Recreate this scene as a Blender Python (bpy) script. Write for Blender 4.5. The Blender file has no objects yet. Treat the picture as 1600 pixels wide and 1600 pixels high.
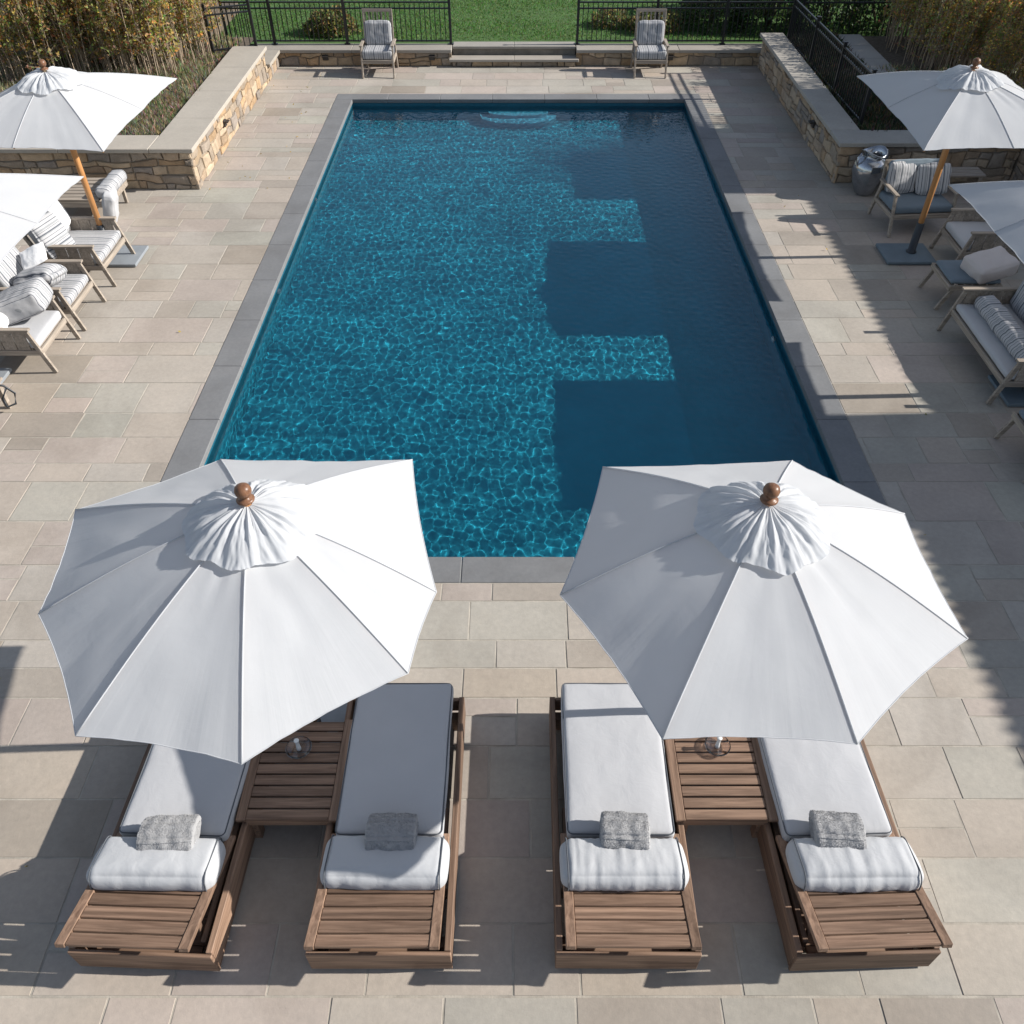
import bpy, bmesh, math, random
import numpy as np
from mathutils import Vector, Matrix, noise
random.seed(11)
C = bpy.context.scene.collection
sc = bpy.context.scene
R = math.radians
PITCH = R(43.9); F = 1320.0; CAMH = 6.0
SUN_EL = R(29.4); SUN_K = -0.04      # shadows run to -X and a touch to +Y

def at(px, py, z=0.0):
    """world point at height z seen at photo pixel px, py"""
    v = py-800; u = px-810
    zc = F*math.sin(PITCH)+v*math.cos(PITCH); y = F*math.cos(PITCH)-v*math.sin(PITCH)
    t = (CAMH-z)/zc
    return Vector((u*t, y*t, z))

# ------------------------------------------------------------------ materials
def new_mat(name):
    m = bpy.data.materials.new(name); m.use_nodes = True
    nt = m.node_tree; return m, nt, nt.nodes['Principled BSDF'], nt.nodes, nt.links

def coords(nt, scale=(1, 1, 1), kind='Object', rot=(0, 0, 0)):
    tc = nt.nodes.new('ShaderNodeTexCoord'); mp = nt.nodes.new('ShaderNodeMapping')
    mp.inputs['Scale'].default_value = scale; mp.inputs['Rotation'].default_value = rot
    nt.links.new(tc.outputs[kind], mp.inputs['Vector']); return mp.outputs[0]

def noise_tex(nt, vec, scale, detail=4, rough=.55, dist=0):
    n = nt.nodes.new('ShaderNodeTexNoise'); n.inputs['Scale'].default_value = scale
    n.inputs['Detail'].default_value = detail; n.inputs['Roughness'].default_value = rough
    n.inputs['Distortion'].default_value = dist
    nt.links.new(vec, n.inputs['Vector']); return n.outputs['Fac']

def ramp(nt, fac, stops, interp='LINEAR'):
    r = nt.nodes.new('ShaderNodeValToRGB'); r.color_ramp.interpolation = interp
    e = r.color_ramp.elements
    while len(e) < len(stops): e.new(.5)
    for i, (p, c) in enumerate(stops):
        e[i].position = p; e[i].color = (c[0], c[1], c[2], 1) if len(c) == 3 else c
    nt.links.new(fac, r.inputs[0]); return r.outputs[0]

def mixc(nt, fac, a, b, mode='MIX'):
    m = nt.nodes.new('ShaderNodeMix'); m.data_type = 'RGBA'; m.blend_type = mode
    for inp, val in ((m.inputs[0], fac), (m.inputs[6], a), (m.inputs[7], b)):
        if isinstance(val, (int, float)): inp.default_value = val
        elif isinstance(val, tuple): inp.default_value = (*val, 1)
        else: nt.links.new(val, inp)
    return m.outputs[2]

def bump(nt, b, h, strength=.3, dist=.01):
    bn = nt.nodes.new('ShaderNodeBump'); bn.inputs['Strength'].default_value = strength
    bn.inputs['Distance'].default_value = dist
    nt.links.new(h, bn.inputs['Height']); nt.links.new(bn.outputs[0], b.inputs['Normal']); return bn

def tone_attr(nt):
    a = nt.nodes.new('ShaderNodeAttribute'); a.attribute_name = 'tone'; return a.outputs['Color']

def stone_mat(name, spread=.25, sc1=3, bs=.35, bd=.006, rough=.85, pits=False):
    """colour from the per-stone tone, mottled"""
    m, nt, b, N, L = new_mat(name)
    v = coords(nt)
    n1 = noise_tex(nt, v, sc1, 6, .6); n2 = noise_tex(nt, v, sc1*14, 5, .7)
    g = ramp(nt, n1, [(.25, (1-spread,)*3), (.75, (1+spread*.55,)*3)])
    g2 = ramp(nt, n2, [(.3, (.90, .90, .90)), (.7, (1.07, 1.06, 1.05))])
    c = mixc(nt, 1.0, tone_attr(nt), g, 'MULTIPLY'); c = mixc(nt, 1.0, c, g2, 'MULTIPLY')
    if pits:
        n4 = noise_tex(nt, v, .7, 3, .6, .8)
        st = ramp(nt, n4, [(.34, (.87, .86, .85)), (.5, (1, 1, 1)), (.68, (1.05, 1.04, 1.03))])
        c = mixc(nt, 1.0, c, st, 'MULTIPLY')
        n5 = noise_tex(nt, v, 55, 2, .5)
        sp = ramp(nt, n5, [(.22, (.72, .70, .68)), (.30, (1, 1, 1))])
        c = mixc(nt, .6, c, sp, 'MULTIPLY')
    L.new(c, b.inputs['Base Color']); b.inputs['Roughness'].default_value = rough
    n3 = noise_tex(nt, v, sc1*9, 8, .72)
    bump(nt, b, n3, bs, bd)
    return m

def wood_mat(name, axis, c0, c1, rough=.6, dark=.6):
    m, nt, b, N, L = new_mat(name)
    s = [38, 38, 38]; s[axis] = 1.6
    v = coords(nt, tuple(s))
    n1 = noise_tex(nt, v, 1.0, 5, .65, .6)
    s2 = [9, 9, 9]; s2[axis] = .9
    n2 = noise_tex(nt, coords(nt, tuple(s2)), 1.0, 3, .5, 1.2)
    c = ramp(nt, n1, [(.28, c0), (.7, c1)])
    g = ramp(nt, n2, [(.3, (dark,)*3), (.62, (1.08,)*3)])
    c = mixc(nt, .8, c, g, 'MULTIPLY'); c = mixc(nt, 1.0, c, tone_attr(nt), 'MULTIPLY')
    L.new(c, b.inputs['Base Color']); b.inputs['Roughness'].default_value = rough
    b.inputs['Specular IOR Level'].default_value = .3
    bump(nt, b, n1, .35, .003); return m

def fabric_mat(name, col, rough=.9, translucent=0.0, wr=.0, wscale=6, weave=700):
    m, nt, b, N, L = new_mat(name)
    v = coords(nt)
    n1 = noise_tex(nt, v, 2.5, 4, .6)
    g = ramp(nt, n1, [(.3, tuple(x*.95 for x in col)), (.7, col)])
    L.new(g, b.inputs['Base Color']); b.inputs['Roughness'].default_value = rough
    b.inputs['Specular IOR Level'].default_value = .2
    b.inputs['Sheen Weight'].default_value = .1
    n2 = noise_tex(nt, v, wscale, 4, .55, .4)
    if wr: bump(nt, b, n2, wr, .02)
    if translucent:
        t = N.new('ShaderNodeBsdfTranslucent'); t.inputs[0].default_value = (*col, 1)
        mx = N.new('ShaderNodeMixShader'); mx.inputs[0].default_value = translucent
        L.new(b.outputs[0], mx.inputs[1]); L.new(t.outputs[0], mx.inputs[2])
        L.new(mx.outputs[0], N['Material Output'].inputs[0])
    return m

def stripe_mat(name, axis, freq=1.0):
    m, nt, b, N, L = new_mat(name)
    v = coords(nt, (freq, freq, freq))
    sx = N.new('ShaderNodeSeparateXYZ'); L.new(v, sx.inputs[0])
    mu = N.new('ShaderNodeMath'); mu.operation = 'MULTIPLY'; mu.inputs[1].default_value = 5.0
    L.new(sx.outputs[axis], mu.inputs[0])
    fr = N.new('ShaderNodeMath'); fr.operation = 'FRACT'; L.new(mu.outputs[0], fr.inputs[0])
    W = (.41, .41, .42); D = (.09, .10, .12); G = (.27, .28, .29)
    c = ramp(nt, fr.outputs[0], [(0, W), (.12, D), (.17, W), (.30, G), (.42, W), (.47, D), (.50, W), (.62, D), (.70, G), (.76, W), (.90, D), (.93, W)], 'CONSTANT')
    L.new(c, b.inputs['Base Color']); b.inputs['Roughness'].default_value = .9
    bump(nt, b, noise_tex(nt, coords(nt), 9, 3), .3, .02); return m

def plain_mat(name, col, rough=.6, metal=0.0, spec=.5, var=.1, nscale=8, b_=0.0, bscale=40):
    m, nt, b, N, L = new_mat(name)
    v = coords(nt)
    c = ramp(nt, noise_tex(nt, v, nscale, 5, .6), [(.3, tuple(x*(1-var) for x in col)), (.7, tuple(x*(1+var*.5) for x in col))])
    L.new(c, b.inputs['Base Color']); b.inputs['Roughness'].default_value = rough; b.inputs['Metallic'].default_value = metal
    b.inputs['Specular IOR Level'].default_value = spec
    if b_: bump(nt, b, noise_tex(nt, v, bscale, 6, .7), b_, .01)
    return m

def leaf_mat(name, tr=.3):
    m, nt, b, N, L = new_mat(name)
    a = tone_attr(nt)
    L.new(a, b.inputs['Base Color']); b.inputs['Roughness'].default_value = .6
    t = N.new('ShaderNodeBsdfTranslucent'); L.new(a, t.inputs[0])
    mx = N.new('ShaderNodeMixShader'); mx.inputs[0].default_value = tr
    L.new(b.outputs[0], mx.inputs[1]); L.new(t.outputs[0], mx.inputs[2]); L.new(mx.outputs[0], N['Material Output'].inputs[0])
    return m

M = {}
M['paving'] = stone_mat('paving_stone', .11, 1.3, .5, .006, .82, True)
M['coping'] = stone_mat('bluestone_coping', .17, 1.6, .3, .003, .7, True)
M['wallstone'] = stone_mat('field_stone', .34, 6, .9, .02, .9)
M['capstone'] = stone_mat('cap_stone', .12, 2.5, .3, .004, .8)
M['grout'] = plain_mat('sandy_grout', (.40, .365, .31), .95, var=.3, nscale=5, b_=.4)
M['mortar'] = plain_mat('mortar', (.25, .22, .18), .95, var=.2, b_=.6)
M['teak_x'] = wood_mat('teak_across', 0, (.115, .068, .045), (.315, .205, .142))
M['teak_y'] = wood_mat('teak_along', 1, (.115, .068, .045), (.315, .205, .142))
M['grey_x'] = wood_mat('weathered_teak_across', 0, (.20, .165, .135), (.40, .345, .285), .75, .75)
M['grey_y'] = wood_mat('weathered_teak_along', 1, (.20, .165, .135), (.40, .345, .285), .75, .75)
M['pole'] = wood_mat('varnished_pole', 2, (.36, .16, .055), (.52, .27, .11), .35, .85)
M['finial'] = wood_mat('turned_finial', 2, (.11, .05, .028), (.27, .14, .08), .35, .7)
M['canopy'] = fabric_mat('umbrella_canvas', (.69, .705, .725), .85, .40, .12, 3)
m = M['canopy']; nt = m.node_tree; b = nt.nodes['Principled BSDF']
at_ = nt.nodes.new('ShaderNodeAttribute'); at_.attribute_name = 'fold'
mp = nt.nodes.new('ShaderNodeMapping'); mp.inputs['Scale'].default_value = (11, 1.1, 1); nt.links.new(at_.outputs['Vector'], mp.inputs['Vector'])
fn = noise_tex(nt, mp.outputs[0], 1.0, 4, .6, .5); sp_ = nt.nodes.new('ShaderNodeSeparateXYZ'); nt.links.new(at_.outputs['Vector'], sp_.inputs[0])
pw = nt.nodes.new('ShaderNodeMath'); pw.operation = 'POWER'; pw.inputs[1].default_value = 2.2; nt.links.new(sp_.outputs[1], pw.inputs[0])
mu = nt.nodes.new('ShaderNodeMath'); mu.operation = 'MULTIPLY'; nt.links.new(fn, mu.inputs[0]); nt.links.new(pw.outputs[0], mu.inputs[1])
n3 = noise_tex(nt, coords(nt), 5.5, 5, .6, .8); ad = nt.nodes.new('ShaderNodeMath'); ad.operation = 'MULTIPLY_ADD'; ad.inputs[1].default_value = .55
nt.links.new(n3, ad.inputs[0]); nt.links.new(mu.outputs[0], ad.inputs[2]); bump(nt, b, ad.outputs[0], .13, .022)
M['cushion'] = fabric_mat('grey_outdoor_fabric', (.44, .445, .46), .9, 0, .25, 7)
M['rollcush'] = fabric_mat('pale_outdoor_fabric', (.45, .46, .475), .85, 0, .3, 9)
M['piping'] = fabric_mat('dark_piping', (.10, .11, .125), .8)
M['towel'] = fabric_mat('grey_terry', (.33, .33, .335), 1.0)
M['whitecloth'] = fabric_mat('white_cloth', (.82, .82, .82), .9, 0, .5, 8)
M['blush'] = fabric_mat('blush_cloth', (.55, .50, .48), .9, 0, .6, 9)
M['slatecush'] = fabric_mat('slate_blue_fabric', (.15, .19, .225), .85, 0, .2, 8)
M['stripe_x'] = stripe_mat('ticking_stripe_across', 0)
M['stripe_y'] = stripe_mat('ticking_stripe_along', 1)
M['iron'] = plain_mat('black_iron', (.012, .013, .015), .4, 0, .5, .2)
M['sleeve'] = plain_mat('black_sleeve', (.02, .024, .03), .45)
M['slab'] = plain_mat('steel_base_plate', (.24, .26, .28), .6, 0, .4, .12, 6)
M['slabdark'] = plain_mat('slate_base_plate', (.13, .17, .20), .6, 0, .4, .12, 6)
M['bronze'] = plain_mat('dark_bronze', (.035, .03, .027), .5)
M['glaze'] = plain_mat('pewter_glaze', (.42, .44, .47), .14, .9, .5, .35, 5)
M['plaster'] = plain_mat('pool_plaster', (.002, .225, .325), .8, 0, .3, .12, 2)
M['tile'] = plain_mat('waterline_tile', (.012, .10, .15), .35, 0, .5, .2, 12)
M['soil'] = plain_mat('soil_mulch', (.12, .095, .07), 1, var=.45, nscale=14, b_=1.0)
M['lawn'] = plain_mat('lawn_ground', (.06, .125, .028), 1, var=.35, nscale=3, b_=.7)
M['earth'] = plain_mat('earth', (.10, .09, .06), 1, var=.3)
M['render'] = plain_mat('house_render', (.62, .60, .56), .9, var=.06, nscale=2)
M['roofing'] = plain_mat('roof_slate', (.10, .10, .11), .8, var=.3)
M['winglass'] = plain_mat('window_glass', (.03, .04, .05), .05, 0, .8)
M['bark'] = plain_mat('bark', (.13, .10, .075), .95, var=.3, b_=.8)
M['leaf'] = leaf_mat('leaves', .45)
M['white'] = plain_mat('white_plastic', (.7, .72, .72), .4)
m, nt, b, N, L = new_mat('clear_glass'); b.inputs['Transmission Weight'].default_value = 1; b.inputs['Roughness'].default_value = .03; b.inputs['Base Color'].default_value = (.93, .88, .86, 1); M['glass'] = m
m, nt, b, N, L = new_mat('pool_water'); b.inputs['Transmission Weight'].default_value = 1; b.inputs['Roughness'].default_value = 0
b.inputs['IOR'].default_value = 1.33; b.inputs['Base Color'].default_value = (.93, .99, 1, 1); M['water'] = m

# ------------------------------------------------------------------ mesh builder
class MB:
    def __init__(s): s.v = []; s.f = []; s.t = []; s.sm = []
    def add(s, vs, fs, tone=(1, 1, 1), smooth=False):
        o = len(s.v); s.v += [tuple(p) for p in vs]
        for f in fs: s.f.append(tuple(i+o for i in f)); s.t.append(tone); s.sm.append(smooth)
    def box(s, a, b, tone=(1, 1, 1), mat=None, bev=0.0):
        x0, y0, z0 = a; x1, y1, z1 = b
        if bev <= 0:
            vs = [Vector(p) for p in ((x0, y0, z0), (x1, y0, z0), (x1, y1, z0), (x0, y1, z0), (x0, y0, z1), (x1, y0, z1), (x1, y1, z1), (x0, y1, z1))]
            fs = [(3, 2, 1, 0), (4, 5, 6, 7), (0, 1, 5, 4), (1, 2, 6, 5), (2, 3, 7, 6), (3, 0, 4, 7)]
        else:
            bm = bmesh.new(); bmesh.ops.create_cube(bm, size=1)
            for v in bm.verts: v.co = Vector(((x0+x1)/2+v.co.x*(x1-x0), (y0+y1)/2+v.co.y*(y1-y0), (z0+z1)/2+v.co.z*(z1-z0)))
            bmesh.ops.bevel(bm, geom=bm.edges[:], offset=bev, segments=1, affect='EDGES')
            vs = [v.co.copy() for v in bm.verts]; fs = [[v.index for v in f.verts] for f in bm.faces]; bm.free()
        if mat: vs = [mat @ v for v in vs]
        s.add(vs, fs, tone)
    def beam(s, p, q, w, h, tone=(1, 1, 1), up=(0, 0, 1), bev=.003):
        p = Vector(p); q = Vector(q); d = q-p; Ln = d.length; d.normalize()
        u = Vector(up); r = d.cross(u)
        if r.length < 1e-3: r = d.cross(Vector((1, 0, 0)))
        r.normalize(); u = r.cross(d)
        mt = Matrix.Translation(p) @ Matrix((( r.x, d.x, u.x), (r.y, d.y, u.y), (r.z, d.z, u.z))).to_4x4()
        s.box((-w/2, 0, -h/2), (w/2, Ln, h/2), tone, mt, bev)
    def tube(s, pts, rad, n=10, tone=(1, 1, 1), closed=False, caps=True):
        pts = [Vector(p) for p in pts]; k = len(pts); vs = []; fs = []
        for i, p in enumerate(pts):
            a = pts[(i-1) % k] if (closed or i > 0) else p; b_ = pts[(i+1) % k] if (closed or i < k-1) else p
            d = (b_-a).normalized(); up = Vector((0, 0, 1)) if abs(d.z) < .9 else Vector((1, 0, 0))
            x = d.cross(up).normalized(); y = x.cross(d)
            r = rad[i] if isinstance(rad, (list, tuple)) else rad
            for j in range(n):
                an = 2*math.pi*j/n; vs.append(p+(x*math.cos(an)+y*math.sin(an))*r)
        for i in range(k if closed else k-1):
            for j in range(n):
                a = i*n+j; b_ = i*n+(j+1) % n; c = ((i+1) % k)*n+(j+1) % n; d = ((i+1) % k)*n+j
                fs.append((a, b_, c, d))
        if caps and not closed:
            fs.append(tuple(reversed(range(n)))); fs.append(tuple((k-1)*n+j for j in range(n)))
        s.add(vs, fs, tone, True)
    def lathe(s, prof, n=32, centre=(0, 0, 0), tone=(1, 1, 1), fn=None):
        c = Vector(centre); vs = []; fs = []
        for i, (r, z) in enumerate(prof):
            for j in range(n):
                a = 2*math.pi*j/n; p = Vector((r*math.cos(a), r*math.sin(a), z))
                if fn: p = fn(p, a, i)
                vs.append(p+c)
        for i in range(len(prof)-1):
            for j in range(n): fs.append((i*n+j, i*n+(j+1) % n, (i+1)*n+(j+1) % n, (i+1)*n+j))
        s.add(vs, fs, tone, True)
    def cushion(s, c, size, r=.04, puff=.02, wr=.0, wf=(8, 8, 8), n=(24, 24, 8), seed=0, mat=None, tone=(1, 1, 1)):
        """soft rounded box centred at c"""
        c = Vector(c); hx, hy, hz = [q/2 for q in size]; bm = {}
        vs = []; fs = []
        def vert(p):
            k = (round(p[0], 4), round(p[1], 4), round(p[2], 4))
            if k in bm: return bm[k]
            q = Vector((p[0]*hx, p[1]*hy, p[2]*hz)); inn = Vector((max(-hx+r, min(hx-r, q.x)), max(-hy+r, min(hy-r, q.y)), max(-hz+r, min(hz-r, q.z))))
            d = q-inn
            if d.length > 1e-6: nn = d.normalized(); q = inn+nn*r
            else: nn = Vector((0, 0, 1 if p[2] > 0 else -1))
            pf = (1-p[0]**4)*(1-p[1]**4); q.z += puff*pf*(1 if p[2] > 0 else -1)*abs(p[2])
            q.x += puff*.5*p[0]*(1-p[1]**2)*(1-p[2]**2); q.y += puff*.5*p[1]*(1-p[0]**2)*(1-p[2]**2)
            if wr:
                w = noise.noise(Vector((q.x*wf[0]+seed*7.3, q.y*wf[1], q.z*wf[2])))+.5*noise.noise(Vector((q.x*wf[0]*2.3+seed, q.y*wf[1]*2.3, q.z*wf[2]*2.3)))
                q += nn*w*wr
            q = q+c
            if mat: q = mat @ q
            bm[k] = len(vs); vs.append(q); return bm[k]
        def face(ax, sg):
            a1, a2 = [(1, 2), (2, 0), (0, 1)][ax]; n1, n2 = n[a1], n[a2]
            # cosine spacing puts more rows at the rounded edges
            def cs(i, m_): return -math.cos(math.pi*i/m_)*.5+(-1+2*i/m_)*.5
            for i in range(n1):
                for j in range(n2):
                    q = []
                    for di, dj in ((0, 0), (1, 0), (1, 1), (0, 1)):
                        p = [0, 0, 0]; p[ax] = sg; p[a1] = cs(i+di, n1); p[a2] = cs(j+dj, n2); q.append(vert(p))
                    fs.append(tuple(q) if sg > 0 else tuple(reversed(q)))
        for ax in range(3):
            for sg in (-1, 1): face(ax, sg)
        s.add(vs, fs, tone, True)
    def build(s, name, mat, parent=None, loc=None):
        me = bpy.data.meshes.new(name); me.from_pydata(s.v, [], s.f); me.materials.append(mat)
        me.polygons.foreach_set('use_smooth', s.sm)
        ca = me.color_attributes.new('tone', 'FLOAT_COLOR', 'CORNER')
        cnt = np.array([len(f) for f in s.f]); t = np.ones((len(s.f), 4), dtype=np.float32); t[:, :3] = np.array(s.t, dtype=np.float32).reshape(-1, 3)
        ca.data.foreach_set('color', np.repeat(t, cnt, axis=0).ravel())
        me.update()
        o = bpy.data.objects.new(name, me); C.objects.link(o)
        if parent: o.parent = parent
        if loc: o.location = loc
        return o

def tag(o, label=None, cat=None, group=None, kind=None):
    for k, v in (('label', label), ('category', cat), ('group', group), ('kind', kind)):
        if v: o[k] = v
    return o
def thing(name, label, cat, loc=(0, 0, 0), rz=0, group=None):
    o = bpy.data.objects.new(name, None); C.objects.link(o); o.location = loc; o.rotation_euler = (0, 0, rz); o.empty_display_size = .2
    return tag(o, label, cat, group)
def copy_tree(o, parent=None):
    c = o.copy(); C.objects.link(c)
    if parent: c.parent = parent
    for ch in list(o.children): copy_tree(ch, c)
    return c
def structure(o): o['kind'] = 'structure'; return o
def rt(base, v): k = 1+random.uniform(-v, v); return tuple(x*k for x in base)

# ------------------------------------------------------------------ setting: paving, pool, planters
PX = 3.47; PY0, PY1 = 5.61, 18.6; CW = .34
PAVE = [tuple(c*1.16 for c in q) for q in [(.345, .295, .245), (.33, .285, .235), (.315, .30, .255), (.30, .285, .245), (.36, .305, .265), (.335, .30, .255), (.27, .235, .195), (.35, .32, .28), (.325, .275, .24)]]
def pave_tone():
    b_ = random.choice(PAVE); m_ = (.334, .302, .270); k = .68 if random.random() < .88 else 1.0
    b_ = tuple(m_[i]*1.18*(1-k)+b_[i]*k for i in range(3))
    if random.random() < .012: b_ = (.32, .28, .24)
    return rt(b_, .05)
def slab(mb, x0, x1, y0, y1, hole):
    if x1-x0 < .05 or y1-y0 < .05: return
    hx0, hx1, hy0, hy1 = hole
    if x1 > hx0 and x0 < hx1 and y1 > hy0 and y0 < hy1:      # cut to the pool surround
        if x0 < hx0: slab(mb, x0, hx0, y0, y1, hole)
        if x1 > hx1: slab(mb, hx1, x1, y0, y1, hole)
        if y0 < hy0: slab(mb, max(x0, hx0), min(x1, hx1), y0, hy0, hole)
        if y1 > hy1: slab(mb, max(x0, hx0), min(x1, hx1), hy1, y1, hole)
        return
    g = .0042+random.uniform(0, .002); e = .003
    a, b_, c, d = x0+g, x1-g, y0+g, y1-g
    z = random.uniform(-.0015, .0015); dz = [random.uniform(-.0012, .0012) for _ in range(4)]
    j = lambda: random.uniform(-.002, .002)
    top = [(a+e+j(), c+e+j(), z+dz[0]), (b_-e+j(), c+e+j(), z+dz[1]), (b_-e+j(), d-e+j(), z+dz[2]), (a+e+j(), d-e+j(), z+dz[3])]
    low = [(a, c, z-.012), (b_, c, z-.012), (b_, d, z-.012), (a, d, z-.012)]
    mb.add(top+low, [(0, 1, 2, 3), (4, 5, 1, 0), (5, 6, 2, 1), (6, 7, 3, 2), (7, 4, 0, 3)], pave_tone())
mb = MB(); y = -3.2
hole = (-PX-CW, PX+CW, PY0-CW, PY1+CW)
while y < 20.8:
    h = random.choice([.30, .45, .45, .45, .45, .60, .60]) if y > 2.4 or y < .9 else .45
    h = min(h, 20.8-y)
    if 20.8-y-h < .15: h = 20.8-y
    x = -13.0+random.uniform(-.5, 0)
    while x < 12:
        w = random.choice([.45, .6, .6, .75, .9, .9, 1.05])*random.uniform(.93, 1.07)
        r_ = random.random()
        if h > .44 and r_ < .16:
            k = random.choice([.5, .42, .6]); slab(mb, x, x+w, y, y+h*k, hole); slab(mb, x, x+w, y+h*k, y+h, hole)
        elif h > .44 and w > .7 and r_ < .26:
            slab(mb, x, x+w*.55, y, y+h, hole); slab(mb, x+w*.55, x+w, y, y+h*.5, hole); slab(mb, x+w*.55, x+w, y+h*.5, y+h, hole)
        else: slab(mb, x, x+w, y, y+h, hole)
        x += w
    y += h
structure(mb.build('patio_paving', M['paving']))
def ring(mb, ox0, ox1, oy0, oy1, hx0, hx1, hy0, hy1, z, tone=(1, 1, 1)):
    for a, b_, c, d in ((ox0, ox1, oy0, hy0), (ox0, ox1, hy1, oy1), (ox0, hx0, hy0, hy1), (hx1, ox1, hy0, hy1)):
        mb.add([(a, c, z), (b_, c, z), (b_, d, z), (a, d, z)], [(0, 1, 2, 3)], tone)
mb = MB(); ring(mb, -13.6, 13, -3.4, 20.9, -PX-.05, PX+.05, PY0-.05, PY1+.05, -.0035)
structure(mb.build('paving_joints', M['grout']))
mb = MB(); ring(mb, -400, 400, -400, 600, -PX-.05, PX+.05, PY0-.05, PY1+.05, -.05)
structure(mb.build('ground', M['earth']))
mb = MB(); mb.add([(-200, 21.24, .345), (200, 21.24, .345), (200, 400, .345), (-200, 400, .345)], [(0, 1, 2, 3)]); structure(mb.build('lawn_ground', M['lawn']))
# coping slabs
mb = MB(); CT = (.185, .188, .192)
def cop(x0, x1, y0, y1): g = .003; mb.box((x0+g, y0+g, -.07), (x1-g, y1-g, .006), rt(CT, .05), bev=.006)
n_ = 12; L_ = (PY1-PY0)/n_
for i in range(n_):
    for x0, x1 in ((-PX-CW, -PX+.02), (PX-.02, PX+CW)): cop(x0, x1, PY0+i*L_, PY0+(i+1)*L_)
for i in range(7):
    w = 2*(PX+CW)/7
    for y0, y1 in ((PY0-CW, PY0+.02), (PY1-.02, PY1+CW)):
        xa = -PX-CW+i*w
        cop(xa, xa+w, y0 if y0 < 10 else y0+.022, y1 if y0 > 10 else y1-.022)
structure(mb.build('pool_coping', M['coping']))
# pool shell
D = -.90; WL = -.13
mb = MB()
mb.add([(-PX, PY0, D), (PX, PY0, D), (PX, PY1, D), (-PX, PY1, D)], [(0, 1, 2, 3)])
for a, b_ in (((-PX, PY0), (PX, PY0)), ((PX, PY0), (PX, PY1)), ((PX, PY1), (-PX, PY1)), ((-PX, PY1), (-PX, PY0))):
    mb.add([(*b_, D), (*a, D), (*a, -.36), (*b_, -.36)], [(0, 1, 2, 3)])
shell = structure(mb.build('pool_basin', M['plaster'])); shell.cycles.is_caustics_receiver = True
mb = MB()
for a, b_ in (((-PX, PY0), (PX, PY0)), ((PX, PY0), (PX, PY1)), ((PX, PY1), (-PX, PY1)), ((-PX, PY1), (-PX, PY0))):
    mb.add([(*b_, -.36), (*a, -.36), (*a, -.071), (*b_, -.071)], [(0, 1, 2, 3)])
tl = structure(mb.build('pool_waterline_tiles', M['tile'])); tl.cycles.is_caustics_receiver = True
mb = MB()  # submerged steps added to stand for the pale strips by the far wall
for k, (rw, rd, z0, z1) in enumerate(((.62, .26, -.60, -.42), (.80, .52, -.75, -.601))):
    n_ = 28; a0 = [(-rw*math.cos(math.pi*i/n_), PY1-.003-rd*math.sin(math.pi*i/n_)**.7) for i in range(n_+1)]
    mb.add([(x, y, z1) for x, y in a0], [tuple(range(n_+1))])
    vs = [(x, y, z1) for x, y in a0]+[(x, y, z0-.4) for x, y in a0]
    mb.add(vs, [(i, n_+1+i, n_+2+i, i+1) for i in range(n_)])
M['palestep'] = plain_mat('bright_strip_plaster', (.02, .24, .35), .8, var=.1)  # paler tint puts the brightness of those strips into the colour
ps = structure(mb.build('added_pool_steps', M['palestep'])); ps.cycles.is_caustics_receiver = True
# water: real waves, real caustics
NX, NY = 840, 1570
xs = np.linspace(-PX+.001, PX-.001, NX+1); ys = np.linspace(PY0+.001, PY1-.001, NY+1)
X, Y = np.meshgrid(xs, ys); Z = np.full_like(X, WL)
rng = np.random.default_rng(5)
for k in range(72):
    Ln = rng.uniform(.064, .185); a = rng.uniform(0, 2*math.pi)
    Z += .00205*Ln**1.5*np.sin(2*math.pi/Ln*(math.cos(a)*X+math.sin(a)*Y)+rng.uniform(0, 6.3))
for k in range(7):
    Ln = rng.uniform(1.2, 3.0); a = rng.uniform(0, 2*math.pi)
    Z += .00035*Ln*np.sin(2*math.pi/Ln*(math.cos(a)*X+math.sin(a)*Y)+rng.uniform(0, 6.3))
me = bpy.data.meshes.new('pool_water')
idx = np.arange((NX+1)*(NY+1)).reshape(NY+1, NX+1)
quads = np.stack([idx[:-1, :-1], idx[:-1, 1:], idx[1:, 1:], idx[1:, :-1]], -1).reshape(-1, 4)
me.vertices.add((NX+1)*(NY+1)); me.vertices.foreach_set('co', np.stack([X, Y, Z], -1).ravel())
me.loops.add(quads.size); me.loops.foreach_set('vertex_index', quads.ravel().astype(np.int32))
me.polygons.add(len(quads)); me.polygons.foreach_set('loop_start', np.arange(0, quads.size, 4, dtype=np.int32))
me.update(calc_edges=True); me.polygons.foreach_set('use_smooth', np.ones(len(quads), bool)); me.materials.append(M['water'])
wo = bpy.data.objects.new('pool_water', me); C.objects.link(wo); structure(wo); wo.cycles.is_caustics_caster = True
for nm, p, lab in (('l', (-PX, 14.1, -.22), 'upper small white wall fitting on the left side of the pool'), ('l', (-PX, 11.0, -.2), 'lower small white wall fitting on the left side of the pool'), ('r', (PX, 9.9, -.40), 'small white fitting on the shaded right wall of the pool')):
    mb = MB(); sg = 1 if nm == 'l' else -1
    mb.tube([(0, 0, 0), (.015*sg, 0, 0), (.03*sg, 0, 0)], [.06, .06, .035], 16)
    o = mb.build('pool_fitting', M['white'], loc=p); tag(o, lab, 'pool fitting')

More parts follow.
